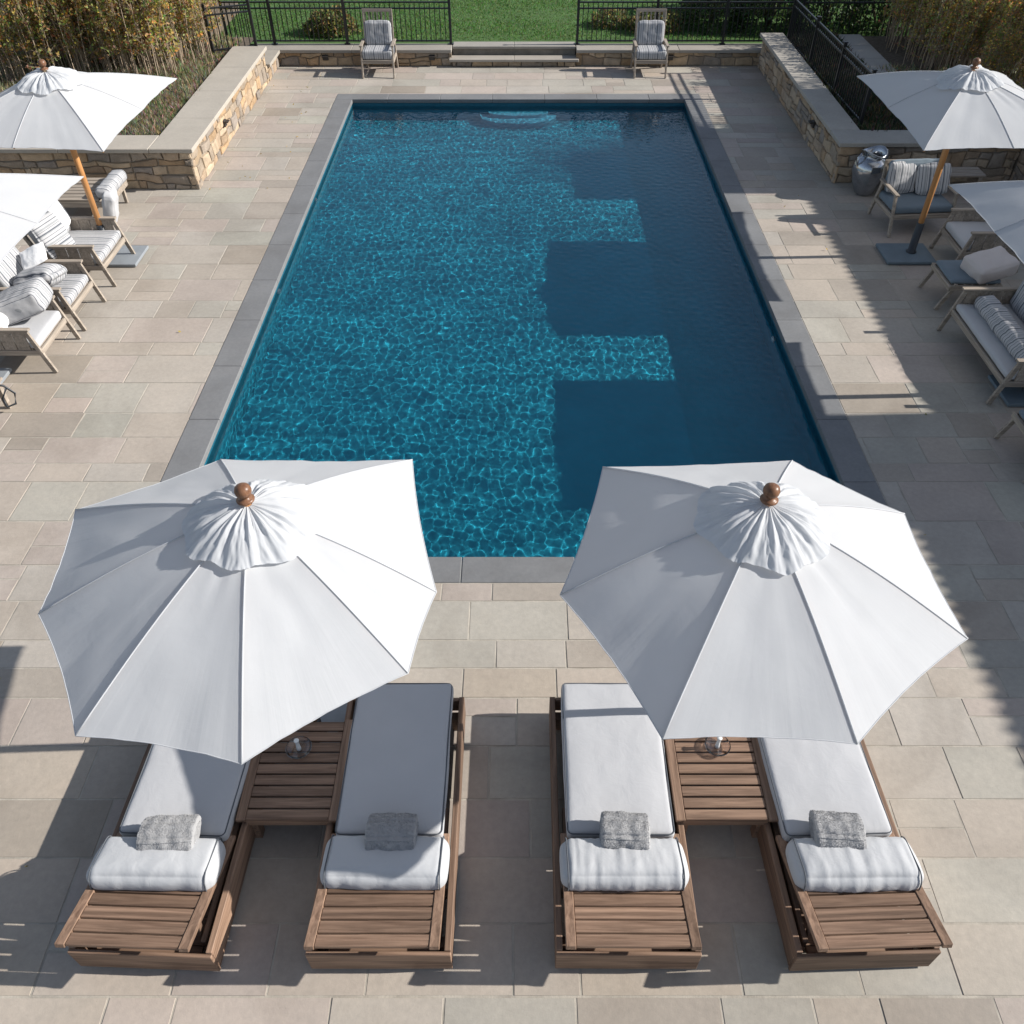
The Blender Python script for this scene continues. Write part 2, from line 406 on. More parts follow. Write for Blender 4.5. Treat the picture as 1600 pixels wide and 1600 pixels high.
# ------------------------------------------------------------------ stone walls
STONE = [(c[0]*1.2, c[1]*1.1, c[2]*.98) for c in [(.37, .30, .22), (.33, .27, .21), (.29, .255, .215), (.40, .33, .245), (.26, .235, .21), (.31, .245, .18), (.42, .36, .285), (.24, .225, .215), (.35, .26, .17)]]
def stone_face(mb, p, u, length, height, nrm, mute=0.0):
    """irregular coursed rubble on a vertical face: p start, u unit direction, nrm outward"""
    p = Vector(p); u = Vector(u); nrm = Vector(nrm); z = 0.0
    while z < height-.01:
        h = min(random.uniform(.09, .24), height-z)
        if height-z-h < .06: h = height-z
        s_ = -random.uniform(0, .15)
        while s_ < length:
            w = random.uniform(.12, .55); a = max(s_, 0); e = min(s_+w, length)
            s_ += w
            if e-a < .03: continue
            parts = [(z, z+h)]
            if h > .15 and random.random() < .25: parts = [(z, z+h*.5), (z+h*.5, z+h)]
            for z0, z1 in parts:
                g = .006; dp = random.uniform(.018, .045)
                jj = lambda k=.014: random.uniform(-k, k)
                nx = 4
                # outline with wobble
                lo = [(a+g+(e-a-2*g)*i/nx, z0+g+(jj(.008) if 0 < i < nx else 0)) for i in range(nx+1)]
                hi = [(a+g+(e-a-2*g)*i/nx+jj(.006), z1-g+(jj(.010) if 0 < i < nx else jj(.005))) for i in range(nx+1)]
                col = random.choice(STONE); gg = sum(col)/3; col = rt(tuple(x*(1-mute)+gg*mute for x in col), .14)
                def P(s, zz, d): return p+u*max(0, min(length, s))+Vector((0, 0, zz))+nrm*d
                base = lo+list(reversed(hi))
                def wp(b_):
                    q = Vector((b_[0]*3.1+p.x+p.y, b_[1]*3.3, 4.2)); f = min(1, b_[1]/.06, (height-b_[1])/.05)
                    return (b_[0]+noise.noise(q)*.07, max(.0, b_[1]+noise.noise(q+Vector((9, 3, 0)))*.075*max(0, f)))
                base = [wp(b_) for b_ in base]; n = len(base)
                cx = sum(b_[0] for b_ in base)/n; cz = sum(b_[1] for b_ in base)/n
                v0 = [P(b_[0], b_[1], -.01) for b_ in base]
                v1 = [P(b_[0]+(cx-b_[0])*.06, b_[1]+(cz-b_[1])*.10, dp*.75+jj(.003)) for b_ in base]
                v2 = [P(b_[0]+(cx-b_[0])*.35, b_[1]+(cz-b_[1])*.40, dp+jj(.006)) for b_ in base]
                fs = []
                for i in range(n):
                    k = (i+1) % n; fs += [(i, k, n+k, n+i), (n+i, n+k, 2*n+k, 2*n+i)]
                fs.append(tuple(range(2*n, 3*n)))
                if u.cross(Vector((0, 0, 1))).dot(nrm) < 0: fs = [tuple(reversed(f)) for f in fs]
                mb.add(v0+v1+v2, fs, col)
        z += h
def coping_run(mb, x0, x1, y0, y1, z0, z1, along, base=(.385, .35, .30), step=1.5):
    a, b_ = (x0, x1) if along == 'x' else (y0, y1); n = max(1, round((b_-a)/step))
    for i in range(n):
        s0 = a+(b_-a)*i/n+.002; s1 = a+(b_-a)*(i+1)/n-.002
        if along == 'x': mb.box((s0, y0, z0), (s1, y1, z1), rt(base, .07), bev=.008)
        else: mb.box((x0, s0, z0), (x1, s1, z1), rt(base, .07), bev=.008)
def core(mb, x0, x1, y0, y1, z1): mb.box((x0, y0, -.04), (x1, y1, z1))
def wall_light(parent, p, nrm):
    m_ = MB(); n = Vector(nrm); p = Vector(p)
    m_.beam(p, p+n*.05, .13, .11, bev=.008); m_.beam(p+n*.04+Vector((0, 0, .035)), p+n*.11+Vector((0, 0, .03)), .13, .02)
    m_.build('wall_light', M['bronze'], parent)
# left raised planter
t = thing('planter_wall', 'raised stone planter wall on the left, holding the brown ground cover', 'wall', (-5.38, 14.1, 0))
def rel(tt): return Matrix.Translation(-Vector(tt.location))
def put(mb, name, mat, parent):
    o = mb.build(name, mat, parent); o.matrix_parent_inverse = Matrix.Translation(-Vector(parent.location)); return o
def fixed_light(parent, p, nrm):
    wall_light(parent, p, nrm); parent.children[-1]
    for ch in parent.children:
        if ch.name.startswith('wall_light'): ch.matrix_parent_inverse = Matrix.Translation(-Vector(parent.location))
mb = MB(); core(mb, -13.5, -5.44, 14.16, 14.6, .62); core(mb, -5.9, -5.44, 14.61, 19.72, .62); core(mb, -5.9, -5.44, 19.73, 20.8, .28); put(mb, 'wall_core', M['mortar'], t)
mb = MB(); stone_face(mb, (-13.5, 14.155, 0), (1, 0, 0), 8.1, .63, (0, -1, 0), .05)
stone_face(mb, (-5.435, 14.12, 0), (0, 1, 0), 5.6, .63, (1, 0, 0)); stone_face(mb, (-5.435, 19.73, 0), (0, 1, 0), 1.06, .28, (1, 0, 0)); put(mb, 'stone_facing', M['wallstone'], t)
mb = MB(); coping_run(mb, -13.5, -6.06, 14.06, 14.68, .63, .70, 'x'); coping_run(mb, -6.055, -5.34, 14.06, 19.75, .63, .70, 'y'); coping_run(mb, -6.0, -5.34, 19.76, 20.78, .28, .345, 'y'); put(mb, 'coping', M['capstone'], t)
fixed_light(t, (-5.41, 16.1, .40), (1, 0, 0))
# right raised planter
t = thing('planter_wall', 'raised stone planter wall on the right behind the grey urn', 'wall', (5.37, 14.36, 0))
mb = MB(); core(mb, 5.43, 8.4, 14.42, 14.85, .62); core(mb, 5.43, 5.8, 14.86, 20.6, .62); put(mb, 'wall_core', M['mortar'], t)
mb = MB(); stone_face(mb, (5.38, 14.415, 0), (1, 0, 0), 3.04, .63, (0, -1, 0), .2); stone_face(mb, (5.425, 20.7, 0), (0, -1, 0), 6.33, .63, (-1, 0, 0), .1); put(mb, 'stone_facing', M['wallstone'], t)
mb = MB(); coping_run(mb, 5.33, 5.84, 14.92, 20.75, .63, .70, 'y', (.36, .335, .295)); coping_run(mb, 5.33, 8.42, 14.32, 14.915, .63, .70, 'x', (.33, .315, .285)); put(mb, 'coping', M['capstone'], t)
fixed_light(t, (5.40, 16.0, .42), (-1, 0, 0))
t = thing('side_wall', 'stone wall running along the far right edge behind the shaded seats', 'wall', (8.4, 7.0, 0))
mb = MB(); core(mb, 8.44, 8.9, 5.0, 14.84, .92); put(mb, 'wall_core', M['mortar'], t)
mb = MB(); stone_face(mb, (8.435, 14.38, 0), (0, -1, 0), 9.4, .93, (-1, 0, 0), .2); put(mb, 'stone_facing', M['wallstone'], t)
mb = MB(); coping_run(mb, 8.36, 8.95, 5.0, 14.30, .93, 1.0, 'y', (.28, .275, .26)); put(mb, 'coping', M['capstone'], t)
# low back walls and the steps between them
for x0, x1, lab, lx in ((-5.98, -1.5, 'low stone wall under the left stretch of black fence', (-4.35, -1.95)), (1.3, 5.9, 'low stone wall under the right stretch of black fence', (3.42,))):
    t = thing('low_wall', lab, 'wall', ((x0+x1)/2, 20.8, 0))
    mb = MB(); core(mb, x0+.01, x1-.01, 20.86, 21.2, .27); put(mb, 'wall_core', M['mortar'], t)
    mb = MB(); stone_face(mb, (x0, 20.855, 0), (1, 0, 0), x1-x0, .28, (0, -1, 0)); put(mb, 'stone_facing', M['wallstone'], t)
    mb = MB(); coping_run(mb, x0, x1, 20.77, 21.25, .28, .35, 'x', (.31, .285, .25), 1.9); put(mb, 'coping', M['capstone'], t)
    for q in lx: fixed_light(t, (q, 20.84, .18), (0, -1, 0))
t = thing('garden_steps', 'pale stone steps up to the lawn between the two fence stretches', 'steps', (-.1, 20.9, 0))
mb = MB(); coping_run(mb, -1.56, 1.36, 20.70, 21.02, .115, .17, 'x', (.33, .30, .26), 1.5); put(mb, 'tread', M['capstone'], t)
mb = MB(); coping_run(mb, -1.49, 1.29, 21.03, 21.40, .295, .352, 'x', (.30, .28, .25), 1.4); put(mb, 'tread', M['capstone'], t)
mb = MB(); stone_face(mb, (-1.49, 20.80, 0), (1, 0, 0), 2.78, .112, (0, -1, 0)); mb.box((-1.49, 20.81, -.04), (1.29, 21.04, .11), (.17, .15, .13)); mb.box((-1.49, 21.07, -.04), (1.29, 21.3, .29), (.22, .20, .17)); put(mb, 'riser', M['wallstone'], t)
# soil
mb = MB(); mb.add([(-13.6, 14.6, .58), (-5.85, 14.6, .58), (-5.85, 20.86, .58), (-13.6, 20.86, .58)], [(0, 1, 2, 3)]); mb.box((-13.5, 21.3, .30), (-7.0, 24, .579)); structure(mb.build('planting_bed', M['soil']))
mb = MB(); mb.add([(5.75, 14.8, .58), (16, 14.8, .58), (16, 20.95, .58), (5.75, 20.95, .58)], [(0, 1, 2, 3)]); mb.add([(8.85, 4.9, .85), (11.9, 4.9, .85), (11.9, 14.8, .85), (8.85, 14.8, .85)], [(0, 1, 2, 3)]); structure(mb.build('planting_bed', M['soil']))
mb = MB(); coping_run(mb, 7.05, 7.6, 17.4, 20.9, .60, .63, 'y', (.36, .34, .31), .8); structure(mb.build('garden_path', M['capstone']))

# ------------------------------------------------------------------ fences
def fence(p, q, z, h, lab, posts, rails=(.06, -.10, -.01)):
    p = Vector(p); q = Vector(q); d = (q-p); Ln = d.length; d.normalize()
    t = thing('iron_fence', lab, 'fence', (p.x, p.y, z), 0)
    for s in posts:
        m_ = MB(); a = d*s; m_.beam(a, a+Vector((0, 0, h+.07)), .055, .055); m_.box((a.x-.04, a.y-.04, h+.07), (a.x+.04, a.y+.04, h+.095), bev=.01); m_.box((a.x-.06, a.y-.06, 0), (a.x+.06, a.y+.06, .015)); m_.build('post', M['iron'], t)
    for zz in (.07, h-.12, h):
        m_ = MB(); m_.beam(Vector((0, 0, zz)), d*Ln+Vector((0, 0, zz)), .035, .03); m_.build('rail', M['iron'], t)
    m_ = MB(); n = int(Ln/.108)
    for i in range(1, n):
        a = d*(Ln*i/n); m_.beam(a+Vector((0, 0, .05)), a+Vector((0, 0, h)), .017, .017, bev=0)
    m_.build('picket_panel', M['iron'], t)
fence((-1.53, 21.2, 0), (-6.6, 21.2, 0), .35, .84, 'black iron fence behind the left end of the pool', (0, 2.35, 4.0, 5.05))
fence((1.33, 21.2, 0), (6.2, 21.2, 0), .35, .84, 'black iron fence behind the right end of the pool', (0, 1.75, 3.3, 4.85))
fence((-5.60, 19.9, 0), (-6.45, 19.55, 0), .6, .84, 'short black iron gate panel standing open at the left planter corner', (0, .9))
fence((5.87, 20.4, 0), (6.0, 15.4, 0), .6, .82, 'black iron fence running along the right planter towards the urn', (0, 1.7, 3.4, 5.0))
fence((6.3, 21.2, 0), (10.5, 21.2, 0), .35, .95, 'black iron fence in front of the dark shrubs at far right', (0, 2, 4.1))

# ------------------------------------------------------------------ umbrellas
def umbrella(pole, topz, corners, lab, seed, near=True, tiltx=0):
    t = thing('patio_umbrella', lab, 'umbrella', (pole[0], pole[1], 0))
    px, py = pole; rnd = random.Random(seed)
    hub = Vector((tiltx, 0, topz)); cs = [Vector((c[0]-px, c[1]-py, c[2])) for c in corners]; n = len(cs)
    # canopy
    m_ = MB(); NS, NR = 14, 22; vs = []; fs = []; fold = []
    for i in range(n):
        a = cs[i]; b_ = cs[(i+1) % n]; base = len(vs); span = (b_-a).length
        for r in range(NR+1):
            tt = r/NR
            for s in range(NS+1):
                ss = s/NS; e = a.lerp(b_, ss); q = 4*ss*(1-ss)
                e = hub+(e-hub)*(1-.022*q*min(span, 1.1))                      # scalloped hem
                p = hub.lerp(e, tt)
                p.z += .045*math.sin(math.pi*tt)-.035*q*tt*(1.2-tt)     # bellied ribs, sagging panels
                f = noise.noise(Vector((ss*11+i*5+seed, tt*1.2, seed)))*.010*tt**2+noise.noise(Vector((ss*4+i*9, tt*5, seed*3.1)))*.010*q
                p.z += f*(q**.5); vs.append(p); fold += [ss+i*3.7, tt, seed*1.9]
        for r in range(NR):
            for s in range(NS):
                k = base+r*(NS+1)+s; fs.append((k, k+NS+1, k+NS+2, k+1))
    m_.add(vs, fs, (1, 1, 1), True); cn = m_.build('canopy', M['canopy'], t); fa = cn.data.attributes.new('fold', 'FLOAT_VECTOR', 'POINT'); fa.data.foreach_set('vector', fold)
    pts = []
    for i in range(n):
        for s in range(NS): pts.append(vs[i*(NR+1)*(NS+1)+NR*(NS+1)+s])
    m_ = MB(); m_.tube(pts, .0032, 6, closed=True); m_.build('hem', M['canopy'], t)
    # stitched seams over the ribs
    m_ = MB()
    for a in cs:
        pts = []
        for k in range(12):
            tt = .12+.88*k/11; p = hub.lerp(a, tt); p.z += .045*math.sin(math.pi*tt)+.003; pts.append(p)
        m_.tube(pts, .0045, 6)
    m_.build('seam', M['canopy'], t)
    # ribs and struts under the cloth
    for a in cs:
        m_ = MB(); pts = []
        for k in range(8):
            tt = k/7*.985; p = hub.lerp(a, tt); p.z += .045*math.sin(math.pi*tt)-.024; pts.append(p)
        m_.tube(pts, .011, 6); mid = hub.lerp(a, .5); m_.tube([Vector((0, 0, topz-.62)), mid+Vector((0, 0, .02))], .009, 6); m_.build('rib', M['pole'], t)
    # ruffled vent cap
    m_ = MB(); NA, NRr = 300, 26; vs = []; fs = []; RC = .40
    def cz(x, y):       # height of cloth under the cap
        an = math.atan2(y, x); best = None
        for i in range(n):
            a = cs[i]; b_ = cs[(i+1) % n]; den = (a.x-hub.x)*(b_.y-hub.y)-(a.y-hub.y)*(b_.x-hub.x)
            if abs(den) < 1e-9: continue
            ux, uy = x-hub.x, y-hub.y
            l1 = (ux*(b_.y-hub.y)-uy*(b_.x-hub.x))/den; l2 = ((a.x-hub.x)*uy-(a.y-hub.y)*ux)/den
            if l1 >= -1e-6 and l2 >= -1e-6: return hub.z+(a.z-hub.z)*l1+(b_.z-hub.z)*l2
        return hub.z
    ph = [rnd.uniform(0, 6.3) for _ in range(6)]
    for r in range(NRr+1):
        tt = r/NRr
        for j in range(NA):
            an = 2*math.pi*j/NA
            pl = math.sin(an*15+ph[0]+1.3*math.sin(an*3+ph[1]))*.6+math.sin(an*31+ph[2]+1.1*math.sin(an*2))*.4
            rad = .03+(RC-.03)*tt*(1+.045*math.sin(an*8+ph[3])*tt+.02*math.sin(an*3+ph[4]))
            x = hub.x+rad*math.cos(an); y = rad*math.sin(an)
            lift = .026*(1-tt**2.2)+.022+.022*math.sin(math.pi*min(1, tt*1.05))
            z = cz(x, y)+.045*math.sin(math.pi*min(1, rad/1.3))+lift+pl*.014*math.sin(math.pi*min(1, tt*.8+.05))+noise.noise(Vector((x*11, y*11, seed)))*.012+(.5-abs(noise.noise(Vector((an*7, tt*3, seed*5)))))*.020*tt*(1.3-tt)+(.4-abs(noise.noise(Vector((an*16, tt*5+3, seed*2)))))*.011*min(1, tt*2)
            vs.append((x, y, z))
    for r in range(NRr):
        for j in range(NA): fs.append((r*NA+j, (r+1)*NA+j, (r+1)*NA+(j+1) % NA, r*NA+(j+1) % NA))
    m_.add(vs, fs, (1, 1, 1), True); m_.build('vent_cap', M['canopy'], t)
    # finial
    m_ = MB(); m_.lathe([(.0, .045), (.03, .045), (.052, .052), (.054, .060), (.042, .068), (.024, .076), (.024, .084), (.036, .092), (.048, .112), (.050, .130), (.043, .152), (.027, .166), (.006, .172), (.0, .172)], 28, (hub.x, 0, topz+.012)); m_.build('finial', M['finial'], t)
    # pole, sleeve, base
    m_ = MB(); m_.tube([(0, 0, .05), (0, 0, 1.2), (hub.x*.95, 0, topz+.03)], .034 if near else .042, 16); m_.build('pole', M['pole'], t)
    m_ = MB(); m_.lathe([(0, .05), (.075, .05), (.075, .07), (.056, .075), (.056, .50 if not near else .26), (.046, .51 if not near else .27), (.0, .51 if not near else .27)], 20); m_.build('sleeve', M['sleeve'], t)
    return t
Z = 2.0
def crn(lst, z=Z): return [tuple(at(a, b_, z)) for a, b_ in lst]
uA = crn([(378, 1194), (638, 1052), (682, 925), (634, 722), (345, 718), (118, 797), (60, 960), (118, 1150)])
uA[2] = (uA[2][0], uA[2][1], 2.0); uA[3] = (uA[3][0]+.05, uA[3][1], 2.02)
u1 = umbrella((-1.60, 3.62), 2.55, uA, 'large white patio umbrella over the left pair of loungers', 1)
uB = crn([(1340, 1163), (1512, 998), (1413, 803), (1238, 720), (942, 730), (875, 930), (1035, 1155)])
u2 = umbrella((1.47, 3.62), 2.55, uB, 'large white patio umbrella over the right pair of loungers', 2)
def squ(cx, cy, hx, hy, rot=0):
    out = []
    for a, b_, z in ((-1, -1, 2.0), (0, -1, 2.03), (1, -1, 2.0), (1, 0, 2.03), (1, 1, 2.0), (0, 1, 2.03), (-1, 1, 2.0), (-1, 0, 2.03)):
        x = a*hx; y = b_*hy; out.append((cx+x*math.cos(rot)-y*math.sin(rot), cy+x*math.sin(rot)+y*math.cos(rot), z))
    return out
far = [((-6.07, 11.72), squ(-6.16, 11.95, 1.12, 1.38, R(-2)), 'white umbrella farther back on the left, its wooden pole in view', .8),
       ((-6.62, 8.45), squ(-6.35, 8.5, 1.30, 1.27), 'white umbrella cut by the left frame edge, over the striped chairs', .8),
       ((5.86, 11.78), squ(6.08, 11.98, 1.10, 1.42), 'white umbrella farther back on the right above the shaded seats', .8),
       ((6.1, 8.3), squ(6.05, 8.3, 1.13, 1.24), 'white umbrella cut by the right frame edge, over the striped sofa', .8)]
ulist = [u1, u2]
for k, (p, cs, lab, _) in enumerate(far): ulist.append(umbrella(p, 2.52, cs, lab, 5+k, False))
for k, u in enumerate(ulist):
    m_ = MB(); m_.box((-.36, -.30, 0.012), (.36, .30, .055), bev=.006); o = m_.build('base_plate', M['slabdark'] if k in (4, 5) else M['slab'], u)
    if k == 2: o.location = (.12, -.03, 0)
    if k == 4: o.location = (-.08, -.02, 0)
    u['group'] = 'white patio umbrellas'

# ------------------------------------------------------------------ sun loungers
def mk_lounger(lab, loc, rz, seed):
    t = thing('sun_lounger', lab, 'sun lounger', loc, rz, 'teak sun loungers in the front row')
    rnd = random.Random(seed)
    tn = lambda v=.24: tuple([1+rnd.uniform(-v, v)]*3)
    W = .44; Ln = 1.86
    for s in (-1, 1):
        m_ = MB(); m_.box((s*W-.021, -.029, .045), (s*W+.021, Ln, .285), tn(), bev=.004); m_.build('side_rail', M['teak_y'], t)
        m_ = MB(); m_.box((s*(W-.07)-.018, .05, .155), (s*(W-.07)+.018, .95, .24), tn(), bev=.004); m_.build('inner_rail', M['teak_y'], t)
    m_ = MB(); m_.box((-W-.021, -.055, .03), (W+.021, -.030, .275), tn(), bev=.004); m_.build('end_board', M['teak_x'], t)
    m_ = MB(); m_.box((-W+.022, Ln-.03, .13), (W-.022, Ln-.003, .28), tn(), bev=.004); m_.build('end_board', M['teak_x'], t)
    for x in (-1, 1):
        for yy in (.06, Ln-.10):
            m_ = MB(); m_.box((x*(W-.03)-.03-.02*x, yy-.03, .004), (x*(W-.03)+.03-.02*x, yy+.04, .16), tn(), bev=.004); m_.build('leg', M['teak_y'], t)
    m_ = MB()
    for k in range(12):
        yy = .74+k*.093; m_.box((-W+.075, yy, .265), (W-.075, yy+.07, .288), tn(), bev=.003)
    m_.box((-W+.03, .35, .13), (W-.03, .41, .155), tn())
    for k in range(4): m_.box((-W+.095, -.028+k*.09, .118), (W-.095, -.028+k*.09+.084, .14), tn())  # undershelf added to block the sunlit strip of ground below the backrest
    m_.build('seat_slats', M['teak_x'], t)
    # backrest, hinged at y .72, raised at the head end
    ang = R(17); H = Matrix.Translation((.0, .72, .30)) @ Matrix.Rotation(-ang, 4, 'X')
    # local: y runs from 0 to -.90 (towards head end)
    B = .41; bl = .865
    m_ = MB()
    for k in range(9):
        yy = -bl+.005+k*.0955; m_.box((-B+.062, yy, -.012), (B-.062, yy+.082, .012), tn(), H, bev=.004)
    m_.build('backrest_slats', M['teak_x'], t)
    for s in (-1, 1):
        m_ = MB(); m_.box((s*(B-.03)-.031, -bl, -.02), (s*(B-.03)+.031, 0, .018), tn(), H, bev=.004); m_.build('backrest_stile', M['teak_y'], t)
    for s in (-1, 1):
        m_ = MB(); m_.beam(H @ Vector((s*(B-.09), -.55, -.02)), (s*(B-.09), .12, .17), .025, .04, tn()); m_.build('prop_arm', M['teak_y'], t)
    # mattress
    mc = (0.0, (Ln+.66)/2+.03, .355); ms = (.745, Ln-.62, .115)
    m_ = MB(); m_.cushion(mc, ms, .035, .014, .0062, (3.4, 2.6, 7), (30, 46, 8), seed); mat_o = m_.build('mattress', M['cushion'], t)
    def pipe(c, s, z, r=.035, w=.0045, mt=None):
        pts = []; hx, hy = s[0]/2-.006, s[1]/2-.006
        for cx, cy, a0 in ((hx-r, hy-r, 0), (-hx+r, hy-r, 90), (-hx+r, -hy+r, 180), (hx-r, -hy+r, 270)):
            for k in range(5): a = R(a0+k*22.5); pts.append((c[0]+cx+r*math.cos(a), c[1]+cy+r*math.sin(a), z))
        out = []
        for i, p in enumerate(pts):
            q = pts[(i+1) % len(pts)]; d = (Vector(q)-Vector(p)).length; k = max(1, int(d/.06))
            for j in range(k): out.append(Vector(p).lerp(Vector(q), j/k))
        if mt: out = [mt @ p for p in out]
        pm = MB(); pm.tube(out, w, 6, closed=True); return pm
    pipe(mc, ms, mc[2]+ms[2]/2-.008).build('piping', M['piping'], mat_o); pipe(mc, ms, mc[2]-ms[2]/2+.012).build('piping', M['piping'], mat_o)
    # folded back cushion
    fc = (0, 0, 0); fs_ = (.82, .345, .17); FM = Matrix.Translation(((.0, .455, .452), (.012, .462, .45), (-.01, .45, .455), (.008, .452, .452))[seed-1]) @ Matrix.Rotation(R((-14, -11, -17, -13)[seed-1]), 4, 'X') @ Matrix.Rotation(R((1.2, -.8, .6, -1.5)[seed-1]), 4, 'Z')
    m_ = MB(); m_.cushion(fc, fs_, .072, (.026, .018, .022, .03)[seed-1], (.006, .005, .0075, .008)[seed-1], ((6, 3.5, 3.5), (7.5, 5, 4), (19, 2.6, 2.6), (15, 2.2, 2.4))[seed-1], (64, 20, 14), seed+3, FM); bc = m_.build('folded_cushion', M['rollcush'], t)
    # piping on the end seams
    pm = MB()
    for s in (-1, 1):
        pm = MB(); pts = []; hy, hz, r = fs_[1]/2+.002, fs_[2]/2+.004, .07
        for cy, cz_, a0 in ((hy-r, hz-r, 0), (-hy+r, hz-r, 90), (-hy+r, -hz+r, 180), (hy-r, -hz+r, 270)):
            for k in range(6): a = R(a0+k*18); pts.append(FM @ Vector((s*(fs_[0]/2-.038), cy+r*math.cos(a), cz_+r*math.sin(a))))
        pm.tube(pts, .0045, 6, closed=True); pm.build('piping', M['piping'], bc)
    return t
L_specs = [('leftmost of the four teak sun loungers, half under the left umbrella', (-2.40, 1.96, 0), R(-2.0), 1),
           ('second teak sun lounger from the left, right of the left slatted table', (-.89, 1.96, 0), R(0), 2),
           ('third teak sun lounger from the left, left of the right slatted table', (.70, 1.96, 0), R(-.3), 3),
           ('rightmost of the four teak sun loungers, lit by the sun', (2.22, 1.96, 0), R(1.8), 4)]
for s in L_specs: mk_lounger(*s)

# rolled towels
def towel(lab, loc, rz, w, seed):
    bm = bmesh.new(); NS, NT = 90, 120; vs = []
    for i in range(NS+1):
        x = -w/2+w*i/NS; edge = min(1, min(i, NS-i)/6.0)
        for j in range(NT):
            a = 2*math.pi*j/NT; rr = .076*(.86+.14*edge**.5)
            if i in (0, NS): rr *= .8
            y = rr*1.75*math.cos(a); z = rr*.92*math.sin(a)
            # folded edge of the roll
            st = .006 if .9 < a < 2.2 else 0
            nrm = Vector((0, math.cos(a), math.sin(a)))
            q = Vector((x, y, z))+nrm*st
            f = noise.noise(q*150+Vector((seed, 0, 0)))*.0014+noise.noise(q*16+Vector((seed*3, 0, 0)))*.010-.010*math.exp(-((a-1.15)/.10)**2)-.006*math.exp(-((a-2.0)/.08)**2)
            q += nrm*f; q.x += noise.noise(q*90)*.004; vs.append(q)
    fs = []
    for i in range(NS):
        for j in range(NT): fs.append((i*NT+j, (i+1)*NT+j, (i+1)*NT+(j+1) % NT, i*NT+(j+1) % NT))
    m_ = MB(); m_.add(vs, fs, (1, 1, 1), False)
    # coiled ends
    for s, i0 in ((-1, 0), (1, NS)):
        rings = [[vs[i0*NT+j] for j in range(NT)]]; 
        for k in range(1, 14):
            q = 1-k/14; bulge = math.sin(k*2.4)*.006
            rings.append([Vector((p.x+s*bulge+noise.noise(p*80+Vector((k, 0, 0)))*.004, p.y*q, p.z*q)) for p in rings[0]])
        flat = [p for r_ in rings for p in r_]; ff = []
        for k in range(13):
            for j in range(NT):
                f = (k*NT+j, k*NT+(j+1) % NT, (k+1)*NT+(j+1) % NT, (k+1)*NT+j); ff.append(f if s < 0 else tuple(reversed(f)))
        m_.add(flat, ff)
    # loop pile
    rnd = random.Random(seed)
    for _ in range(9000):
        p = vs[rnd.randrange(NT*2, NT*(NS-1))]; nn = Vector((rnd.uniform(-.6, .6), p.y, p.z*1.3)).normalized() if Vector((0, p.y, p.z)).length > 0 else Vector((0, 0, 1))
        nn = (Vector((0, p.y, p.z)).normalized()+Vector((rnd.uniform(-.7, .7), rnd.uniform(-.7, .7), rnd.uniform(-.7, .7)))).normalized()
        sd = nn.cross(Vector((rnd.uniform(-1, 1), rnd.uniform(-1, 1), rnd.uniform(-1, 1)))).normalized()*.0022
        k = rnd.uniform(1.0, 1.06); m_.add([p-sd, p+sd, p+nn*.0055], [(0, 1, 2)], (k, k, k))
    o = m_.build('rolled_towel', M['towel'], loc=loc); o.rotation_euler = (0, 0, rz)
    tag(o, lab, 'towel', 'grey rolled towels on the loungers')
for lab, px, py, rz, w in (('grey rolled towel on the leftmost lounger', 264, 1303, R(3), .37), ('grey rolled towel on the second lounger from the left', 612, 1300, 0, .33),
                           ('grey rolled towel on the third lounger from the left', 976, 1298, R(-3), .32), ('grey rolled towel on the rightmost lounger', 1308, 1297, R(-4), .33)):
    p = at(px, py+2, .525); towel(lab, p, rz, w, px)

# slatted side tables
def side_table(lab, loc, seed):
    t = thing('side_table', lab, 'table', loc, 0, 'slatted teak side tables'); rnd = random.Random(seed); tn = lambda v=.15: tuple([1+rnd.uniform(-v, v)]*3)
    m_ = MB(); n = 9; y0, y1 = -.40+.004, .40; st = (y1-y0)/n
    for k in range(n): m_.box((-.29, y0+k*st, .335), (.29, y0+k*st+st-.014, .36), tn(), bev=.004)
    m_.build('top_slats', M['teak_x'], t)
    for s in (-1, 1):
        m_ = MB(); m_.box((s*.325-.033, -.405, .33), (s*.325+.033, .405, .364), tn(), bev=.005); m_.build('top_stile', M['teak_y'], t)
        m_ = MB(); m_.box((-.30, s*.375-.014, .255), (.30, s*.375+.014, .333), tn(), bev=.003); m_.build('apron', M['teak_x'], t)
        m_ = MB(); m_.box((s*.30-.014, -.36, .255), (s*.30+.014, .36, .328), tn(), bev=.003); m_.build('apron', M['teak_y'], t)
    for a in (-1, 1):
        for b_ in (-1, 1):
            m_ = MB(); m_.box((a*.285-.04, b_*.33-.035, .004), (a*.285+.04, b_*.33+.035, .325), tn(), bev=.004); m_.build('leg', M['teak_y'], t)
side_table('slatted teak side table between the two left loungers', (-1.62, 3.16, 0), 3)
side_table('slatted teak side table between the two right loungers', (1.46, 3.16, 0), 4)
def glass_dish(lab, p, rz):
    t = thing('candle_holder', lab, 'candle holder', p, rz, 'glass candle holders')
    m_ = MB(); m_.lathe([(0, .003), (.035, .003), (.07, .010), (.092, .030), (.096, .036), (.088, .034), (.066, .016), (.03, .010), (.0, .010)], 28); m_.build('dish', M['glass'], t)
    m_ = MB(); m_.lathe([(0, .011), (.018, .011), (.016, .04), (.013, .09), (.016, .125), (.020, .13), (.016, .135), (0, .135)], 16); m_.build('stem', M['white'], t)
p = at(468, 1172, .364); glass_dish('clear glass candle holder on the left slatted table', (p.x, p.y, .366), 0)
p = at(1120, 1168, .364); glass_dish('clear glass candle holder on the right slatted table, half hidden by the umbrella', (p.x, p.y, .366), 1)

